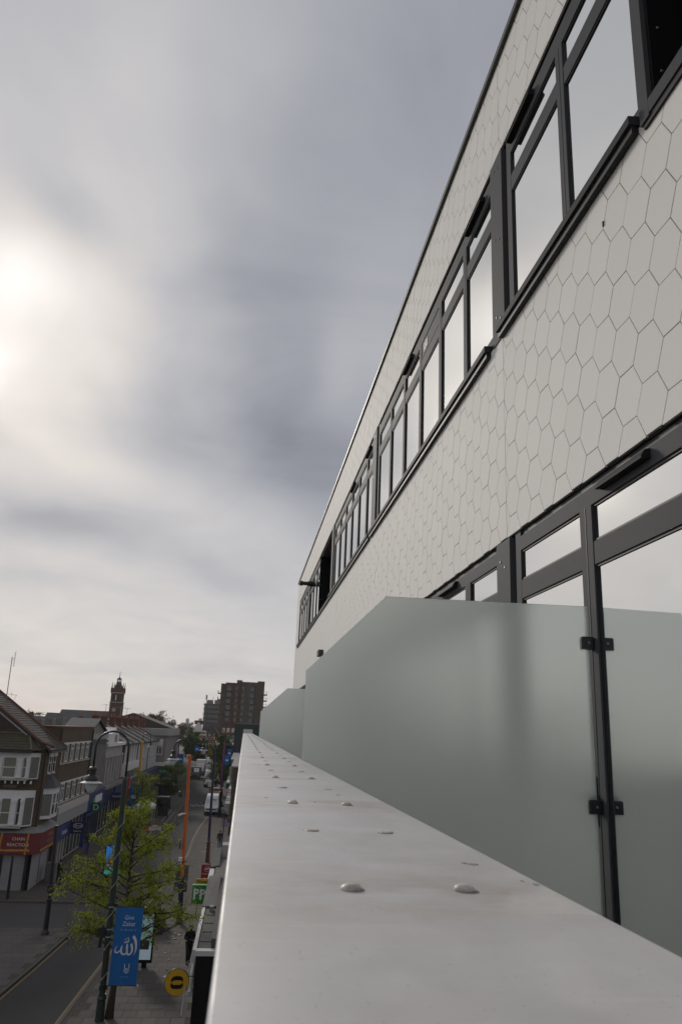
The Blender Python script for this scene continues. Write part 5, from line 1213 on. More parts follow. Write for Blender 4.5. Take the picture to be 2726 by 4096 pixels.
bstroke('calligraphy', [[(728,1120,20),(712,1160,64),(726,1250,56),(718,1330,50),(682,1390,42),(632,1418,44),(592,1385,46),(588,1300,50),(592,1200,50),(602,1122,26)],
    [(590,1330,40),(560,1382,36),(500,1405,42),(450,1372,52),(432,1300,52),(446,1220,40),(476,1150,6)], [(440,1270,30),(400,1300,26),(350,1340,40),(300,1345,46),(274,1300,30),(292,1230,22),(332,1170,5)],
    [(512,1062,12),(540,1092,24),(574,1078,26),(586,1030,16)], [(586,1030,14),(604,1084,24),(632,1066,26),(642,1010,22),(632,950,6)], [(520,1008,8),(580,985,14),(642,952,12)]])
bstroke('emblem_minaret', [[(532,1648,6),(530,1690,18),(520,1780,20)], [(648,1652,6),(644,1690,18),(638,1790,20)]])
n = 26; bprint('emblem_dome', [[(567+74*math.cos(6.2832*i/n), 1845+72*math.sin(6.2832*i/n)) for i in range(n)]], m_=mat('banner_pale', (.30, .42, .52), .6))
bprint('emblem_bar', [[(505, 1822+i*24), (630, 1826+i*24), (630, 1834+i*24), (505, 1830+i*24)] for i in range(3)], m_=ban_m, dy=.001)
def btext(body, x, y, size, shear=.12, m_=None, sx=1.0):
    p = bmap(x, y); return text(body, size, (p[0], BT, p[1]), '-Y', m_ or bw_m, bn, shear=shear, ext=.001, sx=sx)
btext('Give', 660, 415, .235, sx=.92); btext('Zakat', 640, 590, .245, sx=.95); btext('for the sake of', 625, 745, .135, m_=mat('banner_light', (.20, .36, .52), .6), sx=.85)
btext('40', 405, 1800, .22, m_=mat('banner_faint', (.01, .16, .42), .6)); btext('ISLAMIC RELIEF', 500, 2008, .055, m_=MATS['banner_light'], shear=0)
for i, (x, y, z, lb, w_, h_) in enumerate([(-2.05, 115.3, 7.65, 'blue banner on the purple lamp post', .65, 1.4), (-8.3, 150, 8.1, 'far blue banner hanging over the street', .85, .9), (-2.3, 150, 7.6, 'blue banner on the thin navy lamp post', .7, 1.5), (-12.9, 172, 5.4, 'pair of blue banners on the left purple lamp post', 1.4, 1.9), (-14.1, 113, 2.6, 'tall blue feather banner standing before the amber post', 1.5, 3.2)]):
    e_ = empty('street_banner', (x, y, z), lb, 'banner', 'blue street banners'); MB().box(x-w_/2, x+w_/2, y, y+.03, z-h_/2, z+h_/2).build('cloth', ban_m, e_); MB().box(x-w_/2-.1, x+w_/2+.05, y-.02, y+.05, z+h_/2, z+h_/2+.05).build('arm', black_m, e_)
    MB().box(x-w_*.3, x+w_*.3, y-.012, y-.004, z-h_*.1, z+h_*.05).build('print_block', bw_m, e_)

# ------------------------------------------------------------------ advertising panels
def ad_panel(label, x0, x1, y, h, scr, zs):
    e_ = empty('advert_panel', ((x0+x1)/2, y, 0), label, 'advertising panel', 'lit advertising panels')
    MB().cbox(x0, x1, y, y+.22, zs-.15, h, .02).build('cabinet', blackpan_m, e_)
    MB().box(x0+.25, x0+.5, y+.03, y+.19, .08, zs-.151).build('leg', blackpan_m, e_); MB().box(x1-.5, x1-.25, y+.03, y+.19, .08, zs-.151).build('leg', blackpan_m, e_)
    for i, (a, b, c, d, m_) in enumerate(scr): MB().box(x0+.08+(x1-x0-.16)*a, x0+.08+(x1-x0-.16)*b, y-.006-.002*i, y-.001-.002*i, zs+(h-.1-zs)*c, zs+(h-.1-zs)*d).build('screen_area', m_, e_)
    return e_
em = lambda n_, c, s: mat(n_, tuple(v*.3 for v in c), .3, emit=(c, s))
a1 = ad_panel('lit poster panel standing behind the blue charity banner', -5.15, -3.80, 44.45, 2.72, [(0, 1, 0, 1, em('screen_ice', (.42, .72, .76), .16)), (0, 1, 0, .3, em('screen_white', (.6, .75, .85), .2)), (.45, .9, .22, .42, mat('poster_dark', (.05, .04, .045), .6))], .5)
text('DOE', .2, (-4.05, 44.43, 2.45), '-Y', mat('poster_red', (.4, .05, .08), .6), a1)
a2 = ad_panel('lit blue and orange poster panel behind the leafy tree', -10.0, -8.7, 66.0, 2.9, [(0, 1, 0, 1, em('screen_blue', (.04, .28, .9), .3)), (.35, .65, .35, .62, em('screen_orange', (.8, .2, .03), .25)), (0, 1, 0, .2, em('screen_teal', (.05, .6, .5), .25)), (0, 1, .2, .38, em('screen_pale', (.35, .5, .8), .2))], .7)

# ------------------------------------------------------------------ trees
bark_m = mat('bark', (.055, .040, .030), .95, var=.3, vscale=8, bump=.6, bscale=25)
leafA = leaf_mat('fresh_leaf', (.18, .225, .022), (.29, .335, .05)); leafB = leaf_mat('mid_leaf', (.05, .082, .014), (.085, .125, .02)); leafC = leaf_mat('far_spring_leaf', (.10, .095, .05), (.14, .13, .065)); leafD = leaf_mat('dark_leaf', (.018, .032, .010), (.036, .056, .014))
def tree(name, label, base, h, rx, rz_, cz, nlimb, ntwig, nleaf, ls, lm, seed, tr=.14, lean=(0, 0), droop=.0, group='street trees', hollow=.3, fork=.28, cone=0.0, ry=1.0):
    rg_ = random.Random(seed); e_ = empty(name, base, label, 'tree', group); b = Vector(base)
    wood = MB(); top = b+Vector((lean[0], lean[1], h*.86)); stem = []
    for k in range(9):
        t = k/8; stem.append(b.lerp(top, t)+Vector((rg_.uniform(-.1, .1)*t*1.5, rg_.uniform(-.1, .1)*t, 0)))
    wood.tube(stem, [tr*(1-.85*k/8)*(1.25 if k == 0 else 1) for k in range(9)], 8)
    cc_ = b+Vector((lean[0]*.7, lean[1]*.7, cz)); twigs = []
    for i in range(nlimb):
        t = fork+(.93-fork)*(i+.5)/nlimb; j = min(7, int(t*8)); s = stem[j].lerp(stem[j+1], t*8-j)
        a = i*2.39996+rg_.uniform(-.4, .4)
        vz = max(-.9, min(.95, (s.z-cc_.z)/rz_+rg_.uniform(.0, .45)))
        rr_ = math.sqrt(max(.05, 1-vz*vz))*rg_.uniform(.72, 1.02); rr_ *= 1-cone*max(0, vz*.5+.35)
        end = cc_+Vector((rx*rr_*math.cos(a), rx*ry*rr_*math.sin(a), rz_*vz))
        mid = s.lerp(end, .5)+Vector((0, 0, .12*(end-s).length*rg_.uniform(.2, 1)))
        pts = []
        for k in range(7):
            u = k/6; p = s*(1-u)**2+mid*2*u*(1-u)+end*u*u; p += Vector((rg_.uniform(-1, 1), rg_.uniform(-1, 1), rg_.uniform(-1, 1)))*.05*(end-s).length*.35*(u > 0)
            pts.append(p)
        r0 = tr*.42*(1-.55*t); wood.tube(pts, [r0*(1-.88*k/6) for k in range(7)], 5, cap=False)
        for w_ in range(ntwig):
            u = .25+.75*rg_.random(); q = min(5, int(u*6)); p = pts[q].lerp(pts[q+1], u*6-q)
            d = Vector((rg_.gauss(0, 1), rg_.gauss(0, 1), rg_.gauss(.15-droop, .7))).normalized(); ln_ = (end-s).length*rg_.uniform(.12, .34)+.15
            e2 = p+d*ln_; m2 = p.lerp(e2, .5)+Vector((0, 0, ln_*.08))
            wood.tube([p, m2, e2], [r0*.22+.003, r0*.13+.002, .002], 4, cap=False); twigs.append((p, m2, e2))
        twigs.append((pts[4], pts[5], pts[6]))
    wood.build('trunk', bark_m, e_, smooth=True, fix=False)
    lv = MB(); V = lv.v; Fc = lv.f
    # whorls of leaves along the twigs, thinning and bunching unevenly
    wts = [rg_.random()**1.6+.08 for _ in twigs]; tot = sum(wts)
    for tw_, wt in zip(twigs, wts):
        for _ in range(int(nleaf*wt/tot)):
            u = rg_.random()**.6; p = tw_[0].lerp(tw_[1], u*2) if u < .5 else tw_[1].lerp(tw_[2], u*2-1)
            p = p+Vector((rg_.gauss(0, 1), rg_.gauss(0, 1), rg_.gauss(0, .8)))*ls*.9
            s_ = ls*rg_.uniform(.55, 1.2)
            n_ = Vector((rg_.gauss(0, .8), rg_.gauss(0, .8), rg_.gauss(.5, .6))).normalized()
            a_ = n_.orthogonal().normalized(); ang = rg_.uniform(0, 6.28); a_ = a_*math.cos(ang)+n_.cross(a_)*math.sin(ang); b_ = n_.cross(a_)
            i0 = len(V); tip = p+a_*s_; 
            V.extend([tuple(p), tuple(p+a_*s_*.55+b_*s_*.42+n_*s_*.12), tuple(tip-n_*s_*.15), tuple(p+a_*s_*.55-b_*s_*.42+n_*s_*.12)])
            Fc.append((i0, i0+1, i0+2)); Fc.append((i0, i0+2, i0+3))
    lv.build('crown', lm, e_, fix=False)
    return e_
tree('street_tree', 'airy street tree in fresh yellow green leaf behind the dark green lamp post', (-4.74, 37.45, 0), 8.9, 4.2, 3.5, 5.1, 44, 17, 15500, .098, leafA, 5, tr=.16, lean=(-.1, 3.1), hollow=0, fork=.28, cone=.55, ry=.45)
tree('street_tree', 'small green tree beside the ornate kiosk on the left', (-10.2, 124, 0), 7.6, 2.6, 2.6, 5.0, 20, 8, 3600, .18, leafB, 11, tr=.14)
tree('street_tree', 'thin spring tree before the black shelter', (-11.6, 100, 0), 7.4, 2.2, 2.8, 5.2, 18, 8, 2200, .16, leafA, 12, tr=.11)
tree('street_tree', 'green tree over the parked vans on the right pavement', (-4.4, 152, 0), 6.4, 2.4, 2.1, 4.2, 18, 8, 2800, .19, leafB, 13, tr=.14)
tree('street_tree', 'tall leafy tree rising behind the purple lamp post', (-4.2, 178, 0), 12.0, 3.0, 4.6, 7.4, 24, 9, 5500, .26, leafB, 14, tr=.18)
tree('street_tree', 'second leafy tree behind the blue banners on the right', (-4.9, 196, 0), 11.0, 3.2, 4.2, 7, 22, 9, 4500, .28, leafB, 15, tr=.18)
tree('street_tree', 'dark tree in mid street in front of the orange house', (-12.5, 240, 0), 9.5, 3.8, 3.4, 6.2, 20, 8, 4000, .33, leafD, 16, tr=.2)
tree('street_tree', 'light green tree below the banded house', (-16.8, 262, 0), 11, 3.6, 3.6, 7.4, 22, 9, 6000, .38, leafB, 17, tr=.2)
tree('far_tree', 'broad spring tree on the skyline right of the clock tower', (-33, 306, 0), 18.4, 7.5, 6.4, 11.6, 30, 12, 9500, .42, leafC, 21, tr=.4, group='trees on the skyline')
tree('far_tree', 'rounded spring tree above the street end', (-23, 335, 0), 14.8, 5.4, 4.4, 10, 26, 11, 6500, .42, leafC, 22, tr=.3, group='trees on the skyline')
tree('far_tree', 'sparse spring tree left of the town hall roof', (-77, 300, 0), 17.8, 4.4, 4.2, 13.2, 22, 9, 3000, .36, leafC, 23, tr=.3, group='trees on the skyline')
tree('far_tree', 'thin spring tree at the far left of the skyline', (-83, 300, 0), 17.4, 2.6, 3.4, 13, 18, 8, 1400, .36, leafC, 24, tr=.3, group='trees on the skyline')
tree('far_tree', 'low tree line tree left of the street end', (-28, 350, 0), 13.2, 5, 4, 9, 20, 9, 4000, .45, leafC, 25, tr=.3, group='trees on the skyline')
# planter with low shrubs
pt = empty('street_planter', (-4.8, 52.2, 0), 'low planter of green shrubs on the near pavement', 'planter'); MB().cbox(-5.6, -3.95, 51.0, 53.6, .1, .5, .03).build('box', mat('planter_dark', (.04, .038, .036), .8), pt)
lv = MB(); rg_ = random.Random(3)
for _ in range(2600):
    p = Vector((rg_.uniform(-5.6, -3.95), rg_.uniform(51, 53.6), .5+abs(rg_.gauss(0, .26)))); s_ = .07*rg_.uniform(.6, 1.3); n_ = Vector((rg_.gauss(0, 1), rg_.gauss(0, 1), rg_.gauss(.4, .7))).normalized(); a_ = n_.orthogonal(); b_ = n_.cross(a_); i0 = len(lv.v)
    lv.v += [tuple(p-a_*s_), tuple(p+b_*s_*.5), tuple(p+a_*s_), tuple(p-b_*s_*.5)]; lv.f.append((i0, i0+1, i0+2, i0+3))
lv.build('shrub', leafB, pt, fix=False)
# ------------------------------------------------------------------ vehicles
vanwhite_m = mat('van_white', (.66, .66, .67), .28, spec=.5, var=.03); tyre_m = mat('tyre', (.012, .012, .012), .9); hub_m = mat('hub', (.16, .16, .17), .4, metal=.6)
trim_m = mat('black_trim', (.012, .012, .013), .55); scr_m = window_mat('windscreen', .30, (.03, .033, .036), rough=.03); lampglass_m = mat('headlamp', (.5, .5, .52), .15, spec=.8)
plate_m = mat('number_plate', (.6, .6, .58), .5); carblack_m = mat('car_black', (.015, .015, .017), .2, coat=.5); lorrygrey_m = mat('lorry_grey', (.17, .17, .165), .5, var=.1)
def vehicle(name, label, cat, loc, rz, prof, hw, hwt, zt, m, screen, L, wheels, group, wr=.34, extra=None):
    """profile (y,z) from nose (-y) to tail, half widths hw at the sill and hwt above zt; nose at y=0"""
    e_ = empty(name, loc, label, cat, group, rz)
    b = MB(); n = len(prof)
    def half(z): return hw if z <= zt[0] else hw+(hwt-hw)*min(1, (z-zt[0])/(zt[1]-zt[0]))
    nose = lambda y: .90+.10*min(1, y/.35)
    vs = [(-half(z)*nose(y), y, z) for y, z in prof]+[(half(z)*nose(y), y, z) for y, z in prof]
    fs = [(i, (i+1) % n, n+(i+1) % n, n+i) for i in range(n)]+[tuple(range(n)), tuple(reversed(range(n, 2*n)))]
    b.add(vs, fs); body = b.build('body', m, e_, local=True, smooth='auto')
    (y0, z0), (y1, z1) = screen; d = Vector((0, -(z1-z0), (y1-y0))).normalized()*.012*(1 if y1 > y0 else -1)
    h0, h1 = half(z0)*nose(y0)*.90, half(z1)*nose(y1)*.88; dy, dz = -abs(d.y), abs(d.z)
    MB().add([(-h0, y0+dy, z0+dz), (h0, y0+dy, z0+dz), (h1, y1+dy, z1+dz), (-h1, y1+dy, z1+dz)], [(0,1,2,3)]).build('windscreen', scr_m, e_, local=True)
    for sx in (-1, 1):
        for wy in wheels:
            t_ = MB(); t_.lathe((sx*(hw-.11), wy, wr), [(wr*.62, -.11), (wr, -.10), (wr, .10), (wr*.62, .11)], 18, 'X'); t__ = t_.build('wheel', tyre_m, e_, local=True); MB().lathe((sx*(hw-.11), wy, wr), [(wr*.6, -.12), (wr*.6, .12)], 14, 'X').build('rim', hub_m, t__, local=True)
    if extra: extra(e_, half, nose)
    return e_
def van_extra(e_, half, nose):
    h = .98
    MB().box(-h*.90, h*.90, -.035, .06, .28, .56).build('bumper', trim_m, e_, local=True)
    MB().box(-h*.72, h*.72, -.02, .03, .80, .95).build('grille', trim_m, e_, local=True)
    MB().box(-.26, .26, -.05, -.036, .50, .61).build('number_plate', plate_m, e_, local=True)
    for s in (-1, 1):
        MB().add([(s*.62, -.015, .80), (s*.86, .03, .82), (s*.90, .10, 1.06), (s*.66, .03, .98), (s*.62, .1, .80), (s*.86, .12, .82), (s*.90, .2, 1.06), (s*.66, .1, .98)], [(0,1,2,3), (0,4,5,1), (1,5,6,2), (3,2,6,7), (0,3,7,4)]).build('headlight', lampglass_m, e_, local=True)
        MB().cbox(s*1.12-.09, s*1.12+.09, 1.15, 1.27, 1.42, 1.78, .03).build('mirror', trim_m, e_, local=True)
        MB().add([(s*1.002, 1.35, 1.40), (s*1.002, 2.35, 1.40), (s*.96, 2.35, 2.02), (s*.965, 1.65, 2.02)], [(0,1,2,3)]).build('door_window', scr_m, e_, local=True)
vanprof = [(.05, .30), (0, .55), (.02, .82), (.14, 1.05), (.95, 1.34), (1.55, 2.12), (1.85, 2.42), (2.3, 2.54), (5.9, 2.56), (6.0, 2.45), (6.0, .32)]
vehicle('white_van', 'white panel van facing the camera parked at the right kerb', 'van', (-3.75, 116.7, .0), 0, vanprof, 1.0, .82, (1.3, 2.5), vanwhite_m, ((1.0, 1.38), (1.53, 2.09)), 6, (.95, 4.7), 'vans in the street', extra=van_extra)
vehicle('white_van', 'second white van half hidden by the tree on the right', 'van', (-7.1, 184, 0), 0, vanprof, 1.0, .82, (1.3, 2.5), vanwhite_m, ((1.0, 1.38), (1.53, 2.09)), 6, (.95, 4.7), 'vans in the street', extra=van_extra)
vehicle('white_van', 'far white van with a wide dark windscreen in mid street', 'van', (-9.2, 236, .3), 0, [(y, z*1.25) for y, z in vanprof], 1.1, .95, (1.5, 3), vanwhite_m, ((1.0, 1.72), (1.53, 2.62)), 6, (.95, 4.7), 'vans in the street')
def lorry(label, x, y, boxm, boxh, cabm, boxw=1.22):
    cab = [(.05, .45), (0, 1.1), (.05, 1.5), (.18, 2.5), (.35, 2.75), (1.9, 2.8), (1.9, .45)]
    e_ = vehicle('lorry', label, 'lorry', (x, y, 0), 0, cab, 1.12, 1.05, (1.2, 2.8), cabm, ((.06, 1.55), (.17, 2.4)), 7, (.95, 5.2), 'lorries in the street', wr=.48)
    MB().cbox(-boxw, boxw, 2.0, 7.4, .95, boxh, .04).build('cargo_box', boxm, e_, local=True); MB().box(-1.0, 1.0, -.06, .0, .42, .85).build('bumper', trim_m, e_, local=True)
    for s in (-1, 1): MB().cbox(s*1.32-.08, s*1.32+.08, .2, .3, 1.6, 2.3, .03).build('mirror', trim_m, e_, local=True); MB().box(s*.85-.14, s*.85+.14, -.07, -.061, .62, .8).build('headlight', lampglass_m, e_, local=True)
    return e_
dl = lorry('grey tipper lorry stopped at the left side of the street', -10.9, 197, lorrygrey_m, 2.5, lorrygrey_m, 1.1)
wl_ = lorry('big white box lorry behind the grey tipper', -10.6, 213, vanwhite_m, 3.7, vanwhite_m)
carprof = [(.1, .25), (0, .5), (.08, .75), (1.0, .95), (1.75, 1.42), (3.2, 1.46), (4.0, 1.0), (4.35, .9), (4.4, .3)]
def car_extra(e_, half, nose):
    for s in (-1, 1): MB().box(s*.62-.16, s*.62+.16, -.01, .03, .6, .74).build('headlight', lampglass_m, e_, local=True)
    MB().box(-.26, .26, -.03, .02, .42, .53).build('number_plate', plate_m, e_, local=True)
vehicle('black_car', 'black car parked under the right hand tree', 'car', (-6.5, 170.5, 0), 0, carprof, .9, .66, (.9, 1.45), carblack_m, ((1.05, .98), (1.70, 1.39)), 4.4, (.85, 3.5), 'cars in the street', wr=.31, extra=car_extra)
vehicle('silver_car', 'silver car following the white box lorry', 'car', (-8.6, 224, 0), 0, carprof, .9, .66, (.9, 1.45), mat('car_silver', (.3, .3, .31), .3, metal=.5), ((1.05, .98), (1.70, 1.39)), 4.4, (.85, 3.5), 'cars in the street', wr=.31, extra=car_extra)
# market stall and goods trolley
ms = empty('market_stall', (-11.6, 104, 0), 'white topped market stall half hidden by the leafy tree', 'stall')
MB().add([(-12.9, 103, 2.3), (-10.4, 103, 2.3), (-10.4, 106, 2.3), (-12.9, 106, 2.3), (-11.65, 104.5, 3.0), (-12.9, 103, 2.0), (-10.4, 103, 2.0), (-10.4, 106, 2.0), (-12.9, 106, 2.0)], [(0,1,4), (1,2,4), (2,3,4), (3,0,4), (5,6,1,0), (6,7,2,1), (8,5,0,3), (7,8,3,2)]).build('canopy', mat('canvas', (.62, .63, .64), .8), ms)
for (x, y) in ((-12.85, 103.05), (-10.45, 103.05), (-12.85, 105.95), (-10.45, 105.95)): MB().tube([(x, y, .1), (x, y, 2.3)], .03, 6).build('leg', MATS['galvanised'], ms)
MB().box(-12.8, -10.5, 103.2, 104.4, .85, .95).build('counter', mat('table_cloth', (.09, .09, .12), .8), ms)
rg_m = mat('red_goods', (.3, .03, .02), .6); wg_m = mat('white_goods', (.5, .48, .46), .7); pk_m = mat('pink_goods', (.4, .2, .2), .6); yg_m = mat('yellow_goods', (.45, .25, .03), .6)
for (x, y, w_, m1, m2, lb) in [(-10.6, 98.2, .38, rg_m, rg_m, 'red crate of goods on the pavement by the market stall'), (-9.9, 98.5, .32, wg_m, yg_m, 'white crate with yellow contents beside the red crate'), (-9.2, 98.9, .36, wg_m, pk_m, 'white crate with pink contents nearest the kerb'), (-9.7, 99.9, .30, pk_m, wg_m, 'pink crate behind the white crates')]:
    c = empty('goods_crate', (x, y, .1), lb, 'crate', 'crates beside the market stall')
    MB().box(x-w_, x+w_, y-.25, y+.25, .1, .42).build('crate_body', m1, c); MB().box(x-w_*.9, x+w_*.9, y-.22, y+.22, .421, .5).build('contents', m2, c)
tr_ = empty('bagged_trolley', (-2.0, 116.3, 0), 'trolley piled with white bags beside the white van', 'trolley')
MB().box(-2.35, -1.55, 115.9, 116.9, .42, .48).build('deck', MATS['galvanised'], tr_)
for (x, y) in ((-2.25, 116), (-1.65, 116), (-2.25, 116.8), (-1.65, 116.8)): MB().lathe((x, y, .25), [(.15, -.04), (.15, .04)], 12, 'X').build('wheel', tyre_m, tr_)
for k in range(4): MB().cbox(-2.33+k*.2, -2.14+k*.2, 115.92, 116.8, .481, 1.15+.06*(k % 2), .06).build('bag', white_m, tr_)

# ------------------------------------------------------------------ people
def skin_mesh(name, nodes, m, parent, sub=2):
    """nodes: name -> (co, radius, parent name); grown with a Skin modifier"""
    names = list(nodes); idx = {k: i for i, k in enumerate(names)}
    me = bpy.data.meshes.new(name); me.from_pydata([nodes[k][0] for k in names], [(idx[k], idx[nodes[k][2]]) for k in names if nodes[k][2]], [])
    o = bpy.data.objects.new(name, me); COL.objects.link(o)
    md = o.modifiers.new('skin', 'SKIN'); ss = o.modifiers.new('sub', 'SUBSURF'); ss.levels = sub; ss.render_levels = sub
    lay = me.skin_vertices[0].data
    for k in names: lay[idx[k]].radius = (nodes[k][1],)*2 if not isinstance(nodes[k][1], tuple) else nodes[k][1]
    lay[0].use_root = True
    me2 = bpy.data.meshes.new_from_object(o.evaluated_get(bpy.context.evaluated_depsgraph_get()))
    bpy.data.objects.remove(o); me2.materials.clear(); me2.materials.append(m); me2.shade_smooth()
    q = bpy.data.objects.new(name, me2); COL.objects.link(q); q.parent = parent; return q
skins = [mat('skin_brown', (.09, .05, .035), .6), mat('skin_tan', (.22, .13, .09), .6)]
def person(label, loc, rz, coat, legs, hair, sk=0, stride=.16, bow=0.0, hands='side', h=1.75, fingers=True, skirt=False):
    s = h/1.75; e_ = empty('person', loc, label, 'person', 'people on the pavements', rz)
    P = lambda x, y, z: (x*s, y*s, z*s)
    fw = bow
    arm = {}
    for sd, sx in (('l', -1), ('r', 1)):
        sw = stride*(1 if sd == 'l' else -1)
        arm['sh'+sd] = (P(sx*.185, fw*.35, 1.42-fw*.05), .065*s, 'chest')
        if hands == 'front': arm['el'+sd] = (P(sx*.25, .02, 1.15), .052*s, 'sh'+sd); arm['wr'+sd] = (P(sx*.07, .24, 1.12), .036*s, 'el'+sd); arm['ha'+sd] = (P(sx*.02, .30, 1.14), .038*s, 'wr'+sd)
        else: arm['el'+sd] = (P(sx*.245, sw*.5-.02, 1.14), .052*s, 'sh'+sd); arm['wr'+sd] = (P(sx*.25, sw*1.2+.05, .91), .036*s, 'el'+sd); arm['ha'+sd] = (P(sx*.245, sw*1.3+.07, .84), .036*s, 'wr'+sd)
    leg = {}
    for sd, sx in (('l', -1), ('r', 1)):
        sw = stride*(-1 if sd == 'l' else 1)
        leg['hi'+sd] = (P(sx*.09, 0, .90), .098*s, 'pelvis'); leg['kn'+sd] = (P(sx*.10, sw*.7+.04, .50), .066*s, 'hi'+sd); leg['an'+sd] = (P(sx*.10, sw*1.5-.02, .09), .045*s, 'kn'+sd); leg['to'+sd] = (P(sx*.11, sw*1.5+.15, .045), .04*s, 'an'+sd)
    core = {'pelvis': (P(0, 0, .95), .13*s, None), 'spine': (P(0, fw*.1, 1.15), .125*s, 'pelvis'), 'chest': (P(0, fw*.3, 1.36), .15*s, 'spine'), 'neck': (P(0, fw*.55+.01, 1.50), .055*s, 'chest'), 'jaw': (P(0, fw*.8+.04, 1.575), .068*s, 'neck'), 'head': (P(0, fw*.95+.03, 1.655), .092*s, 'jaw'), 'top': (P(0, fw*1.0+.01, 1.715), .066*s, 'head')}
    body = dict(core); body.update(arm); body.update(leg)
    if fingers:
        for sd, sx in (('l', -1), ('r', 1)):
            hx, hy, hz = arm['ha'+sd][0]
            for k in range(4):
                o_ = (k-1.5)*.02*s; ln_ = (.07, .08, .075, .06)[k]*s
                a = (hx, hy+o_, hz-.03*s) if hands != 'front' else (hx-sx*.02*s, hy+.03*s, hz+o_)
                b = (hx-sx*.01*s, hy+o_+.01*s, hz-.03*s-ln_) if hands != 'front' else (hx-sx*.03*s, hy+.03*s+ln_*.6, hz+o_+.02*s)
                body['f%s%d' % (sd, k)] = (a, .011*s, 'ha'+sd); body['g%s%d' % (sd, k)] = (b, .008*s, 'f%s%d' % (sd, k))
            body['t'+sd] = ((hx-sx*.02*s, hy+.045*s, hz-.02*s), .011*s, 'ha'+sd)
    bo = skin_mesh('body', body, skins[sk], e_)
    jk = {k: (v[0], (v[1]+.028*s), v[2]) for k, v in core.items() if k in ('pelvis', 'spine', 'chest')}
    jk['hem'] = (P(0, 0, .84), .15*s, 'pelvis'); jk['col'] = (P(0, fw*.5, 1.47), .085*s, 'chest')
    for k, v in arm.items():
        if k[:2] in ('sh', 'el', 'wr'): jk[k] = (v[0], v[1]+.022*s, v[2])
    skin_mesh('jacket', jk, coat, e_)
    tr = {'pelvis': (P(0, 0, .95), .14*s, None)}
    for k, v in leg.items():
        if k[:2] in ('hi', 'kn', 'an'): tr[k] = (v[0], v[1]+(.016 if not skirt else .05)*s, v[2])
    skin_mesh('trousers', tr, legs, e_)
    for sd in 'lr':
        a, t = leg['an'+sd][0], leg['to'+sd][0]
        MB().tube([(a[0], a[1]-.05*s, .05*s), (a[0], (a[1]+t[1])/2, .055*s), (t[0], t[1]+.03*s, .035*s)], [.048*s, .052*s, .034*s], 10).build('shoe', trim_m, e_, local=True, smooth=True)
    hx, hy, hz = core['head'][0]; hr_ = MB()
    hr_.lathe((hx, hy-.015*s, hz), [(.098*s, -.02*s), (.104*s, .02*s), (.095*s, .06*s), (.06*s, .095*s), (.01, .108*s)], 14); hr_.build('hair', hair, e_, local=True, smooth=True)
    # face: nose, brow line, ears
    fc = MB(); fc.tube([(hx, hy+.085*s, hz+.005*s), (hx, hy+.112*s, hz-.025*s), (hx, hy+.09*s, hz-.035*s)], [.008*s, .014*s, .01*s], 6)
    for sx in (-1, 1): fc.tube([(hx+sx*.092*s, hy, hz+.015*s), (hx+sx*.1*s, hy-.005, hz-.015*s)], .016*s, 6)
    fc.build('face_features', skins[sk], bo, local=True)
    return e_
cblk = mat('cloth_black', (.010, .010, .011), .9); cdk = mat('cloth_charcoal', (.022, .021, .023), .9); cred = mat('cloth_red', (.16, .015, .018), .9); cblue = mat('cloth_blue', (.02, .07, .28), .9); cden = mat('cloth_denim', (.10, .14, .19), .9); cwht = mat('cloth_white', (.5, .5, .52), .9); hblk = mat('hair_black', (.008, .007, .007), .8); hbr = mat('hair_brown', (.06, .03, .02), .8); cbrn = mat('cloth_maroon', (.06, .02, .02), .9)
person('person in black tracksuit looking down at their hands on the near pavement', (-2.02, 45.4, .11), R(20)+math.pi, cblk, cdk, hblk, 0, stride=.10, bow=.14, hands='front', h=1.82)
person('person in black jacket and pale jeans walking away past the thin post', (-1.62, 85.6, .11), R(4), cblk, cden, hbr, 1, stride=.14, h=1.72)
person('person in dark clothes standing beside the black corner post', (-13.1, 65.4, .11), R(-30)+math.pi, cblk, cdk, hblk, 0, stride=.06, h=1.75)
person('person in blue vest at the side of the white van', (-2.3, 117.9, .11), R(90), cblue, cwht, hblk, 0, stride=.05, h=1.75)
person('person in red coat and dark leggings on the right pavement', (-1.75, 158, .11), R(10), cred, cdk, hblk, 0, stride=.08, h=1.7)
person('person in black coat farther along the right pavement', (-1.95, 178, .11), R(8), cblk, cblk, hblk, 0, stride=.1, h=1.75)
person('person in dark blue with bag outside the grey shop windows', (-13.9, 80.5, .11), R(200), cdk, cblue, hblk, 0, stride=.14, h=1.72)
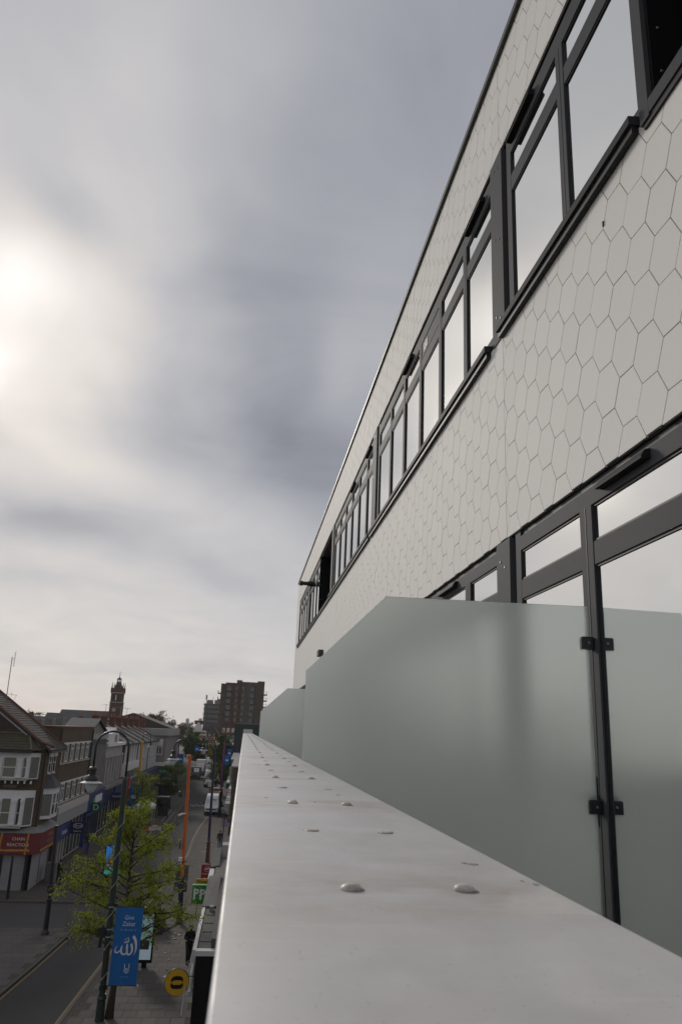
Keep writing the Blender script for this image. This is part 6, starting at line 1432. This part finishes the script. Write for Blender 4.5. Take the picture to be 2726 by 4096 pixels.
person('person in maroon coat walking behind the leafy tree', (-10.7, 75, .11), R(180), cbrn, cblk, hblk, 0, stride=.16, h=1.72)
person('person in black walking by the right hand tree', (-2.6, 200, .11), R(0), cblk, cdk, hblk, 0, stride=.12, h=1.75)

# ------------------------------------------------------------------ litter
lit_m = mat('litter_white', (.33, .32, .30), .8)
LT = [(-3.05, 53.0), (-3.2, 51.4), (-3.25, 50.7), (-3.1, 50.2), (-3.35, 49.4), (-3.35, 47.2), (-2.4, 53.2), (-2.9, 51), (-3.05, 46), (-2.98, 44.2), (-2.9, 43.0), (-2.95, 86), (-2.4, 88), (-2.2, 98), (-1.9, 112)]
for i, (x, y) in enumerate(LT):
    mb = MB(); n = 7; s_ = .16 if i == 10 else rnd.uniform(.05, .12); z_ = .125 if y < 58 else .112
    ring = [(x+s_*math.cos(6.283*k/n)*rnd.uniform(.6, 1.4), y+s_*1.3*math.sin(6.283*k/n)*rnd.uniform(.6, 1.4), z_+rnd.uniform(0, .03)) for k in range(n)]
    mb.add(ring+[(x, y, z_+rnd.uniform(.02, .06)), (x, y, z_-.01)], [(k, (k+1) % n, n) for k in range(n)]+[((k+1) % n, k, n+1) for k in range(n)])
    o = mb.build('paper_litter', lit_m); o.data.transform(Matrix.Translation((-x, -y, -z_))); o.location = (x, y, z_)
    tag(o, 'largest crumpled white litter scrap above the round yellow sign' if i == 10 else 'small crumpled scrap of white litter on the right hand pavement', 'litter', None if i == 10 else 'scraps of litter on the pavement')

# ------------------------------------------------------------------ air
hz = MB(); hz.box(-700, 700, -60, 2700, -2, 60)
ho = hz.build('haze', None); tag(ho, kind='stuff')
hm = bpy.data.materials.new('haze'); hm.use_nodes = True; ht = hm.node_tree; ht.nodes.clear()
pv = ht.nodes.new('ShaderNodeVolumePrincipled'); pv.inputs['Color'].default_value = (.92, .94, .97, 1); pv.inputs['Density'].default_value = .00012; pv.inputs['Anisotropy'].default_value = .2
oo = ht.nodes.new('ShaderNodeOutputMaterial'); ht.links.new(pv.outputs[0], oo.inputs['Volume']); ho.data.materials.append(hm)
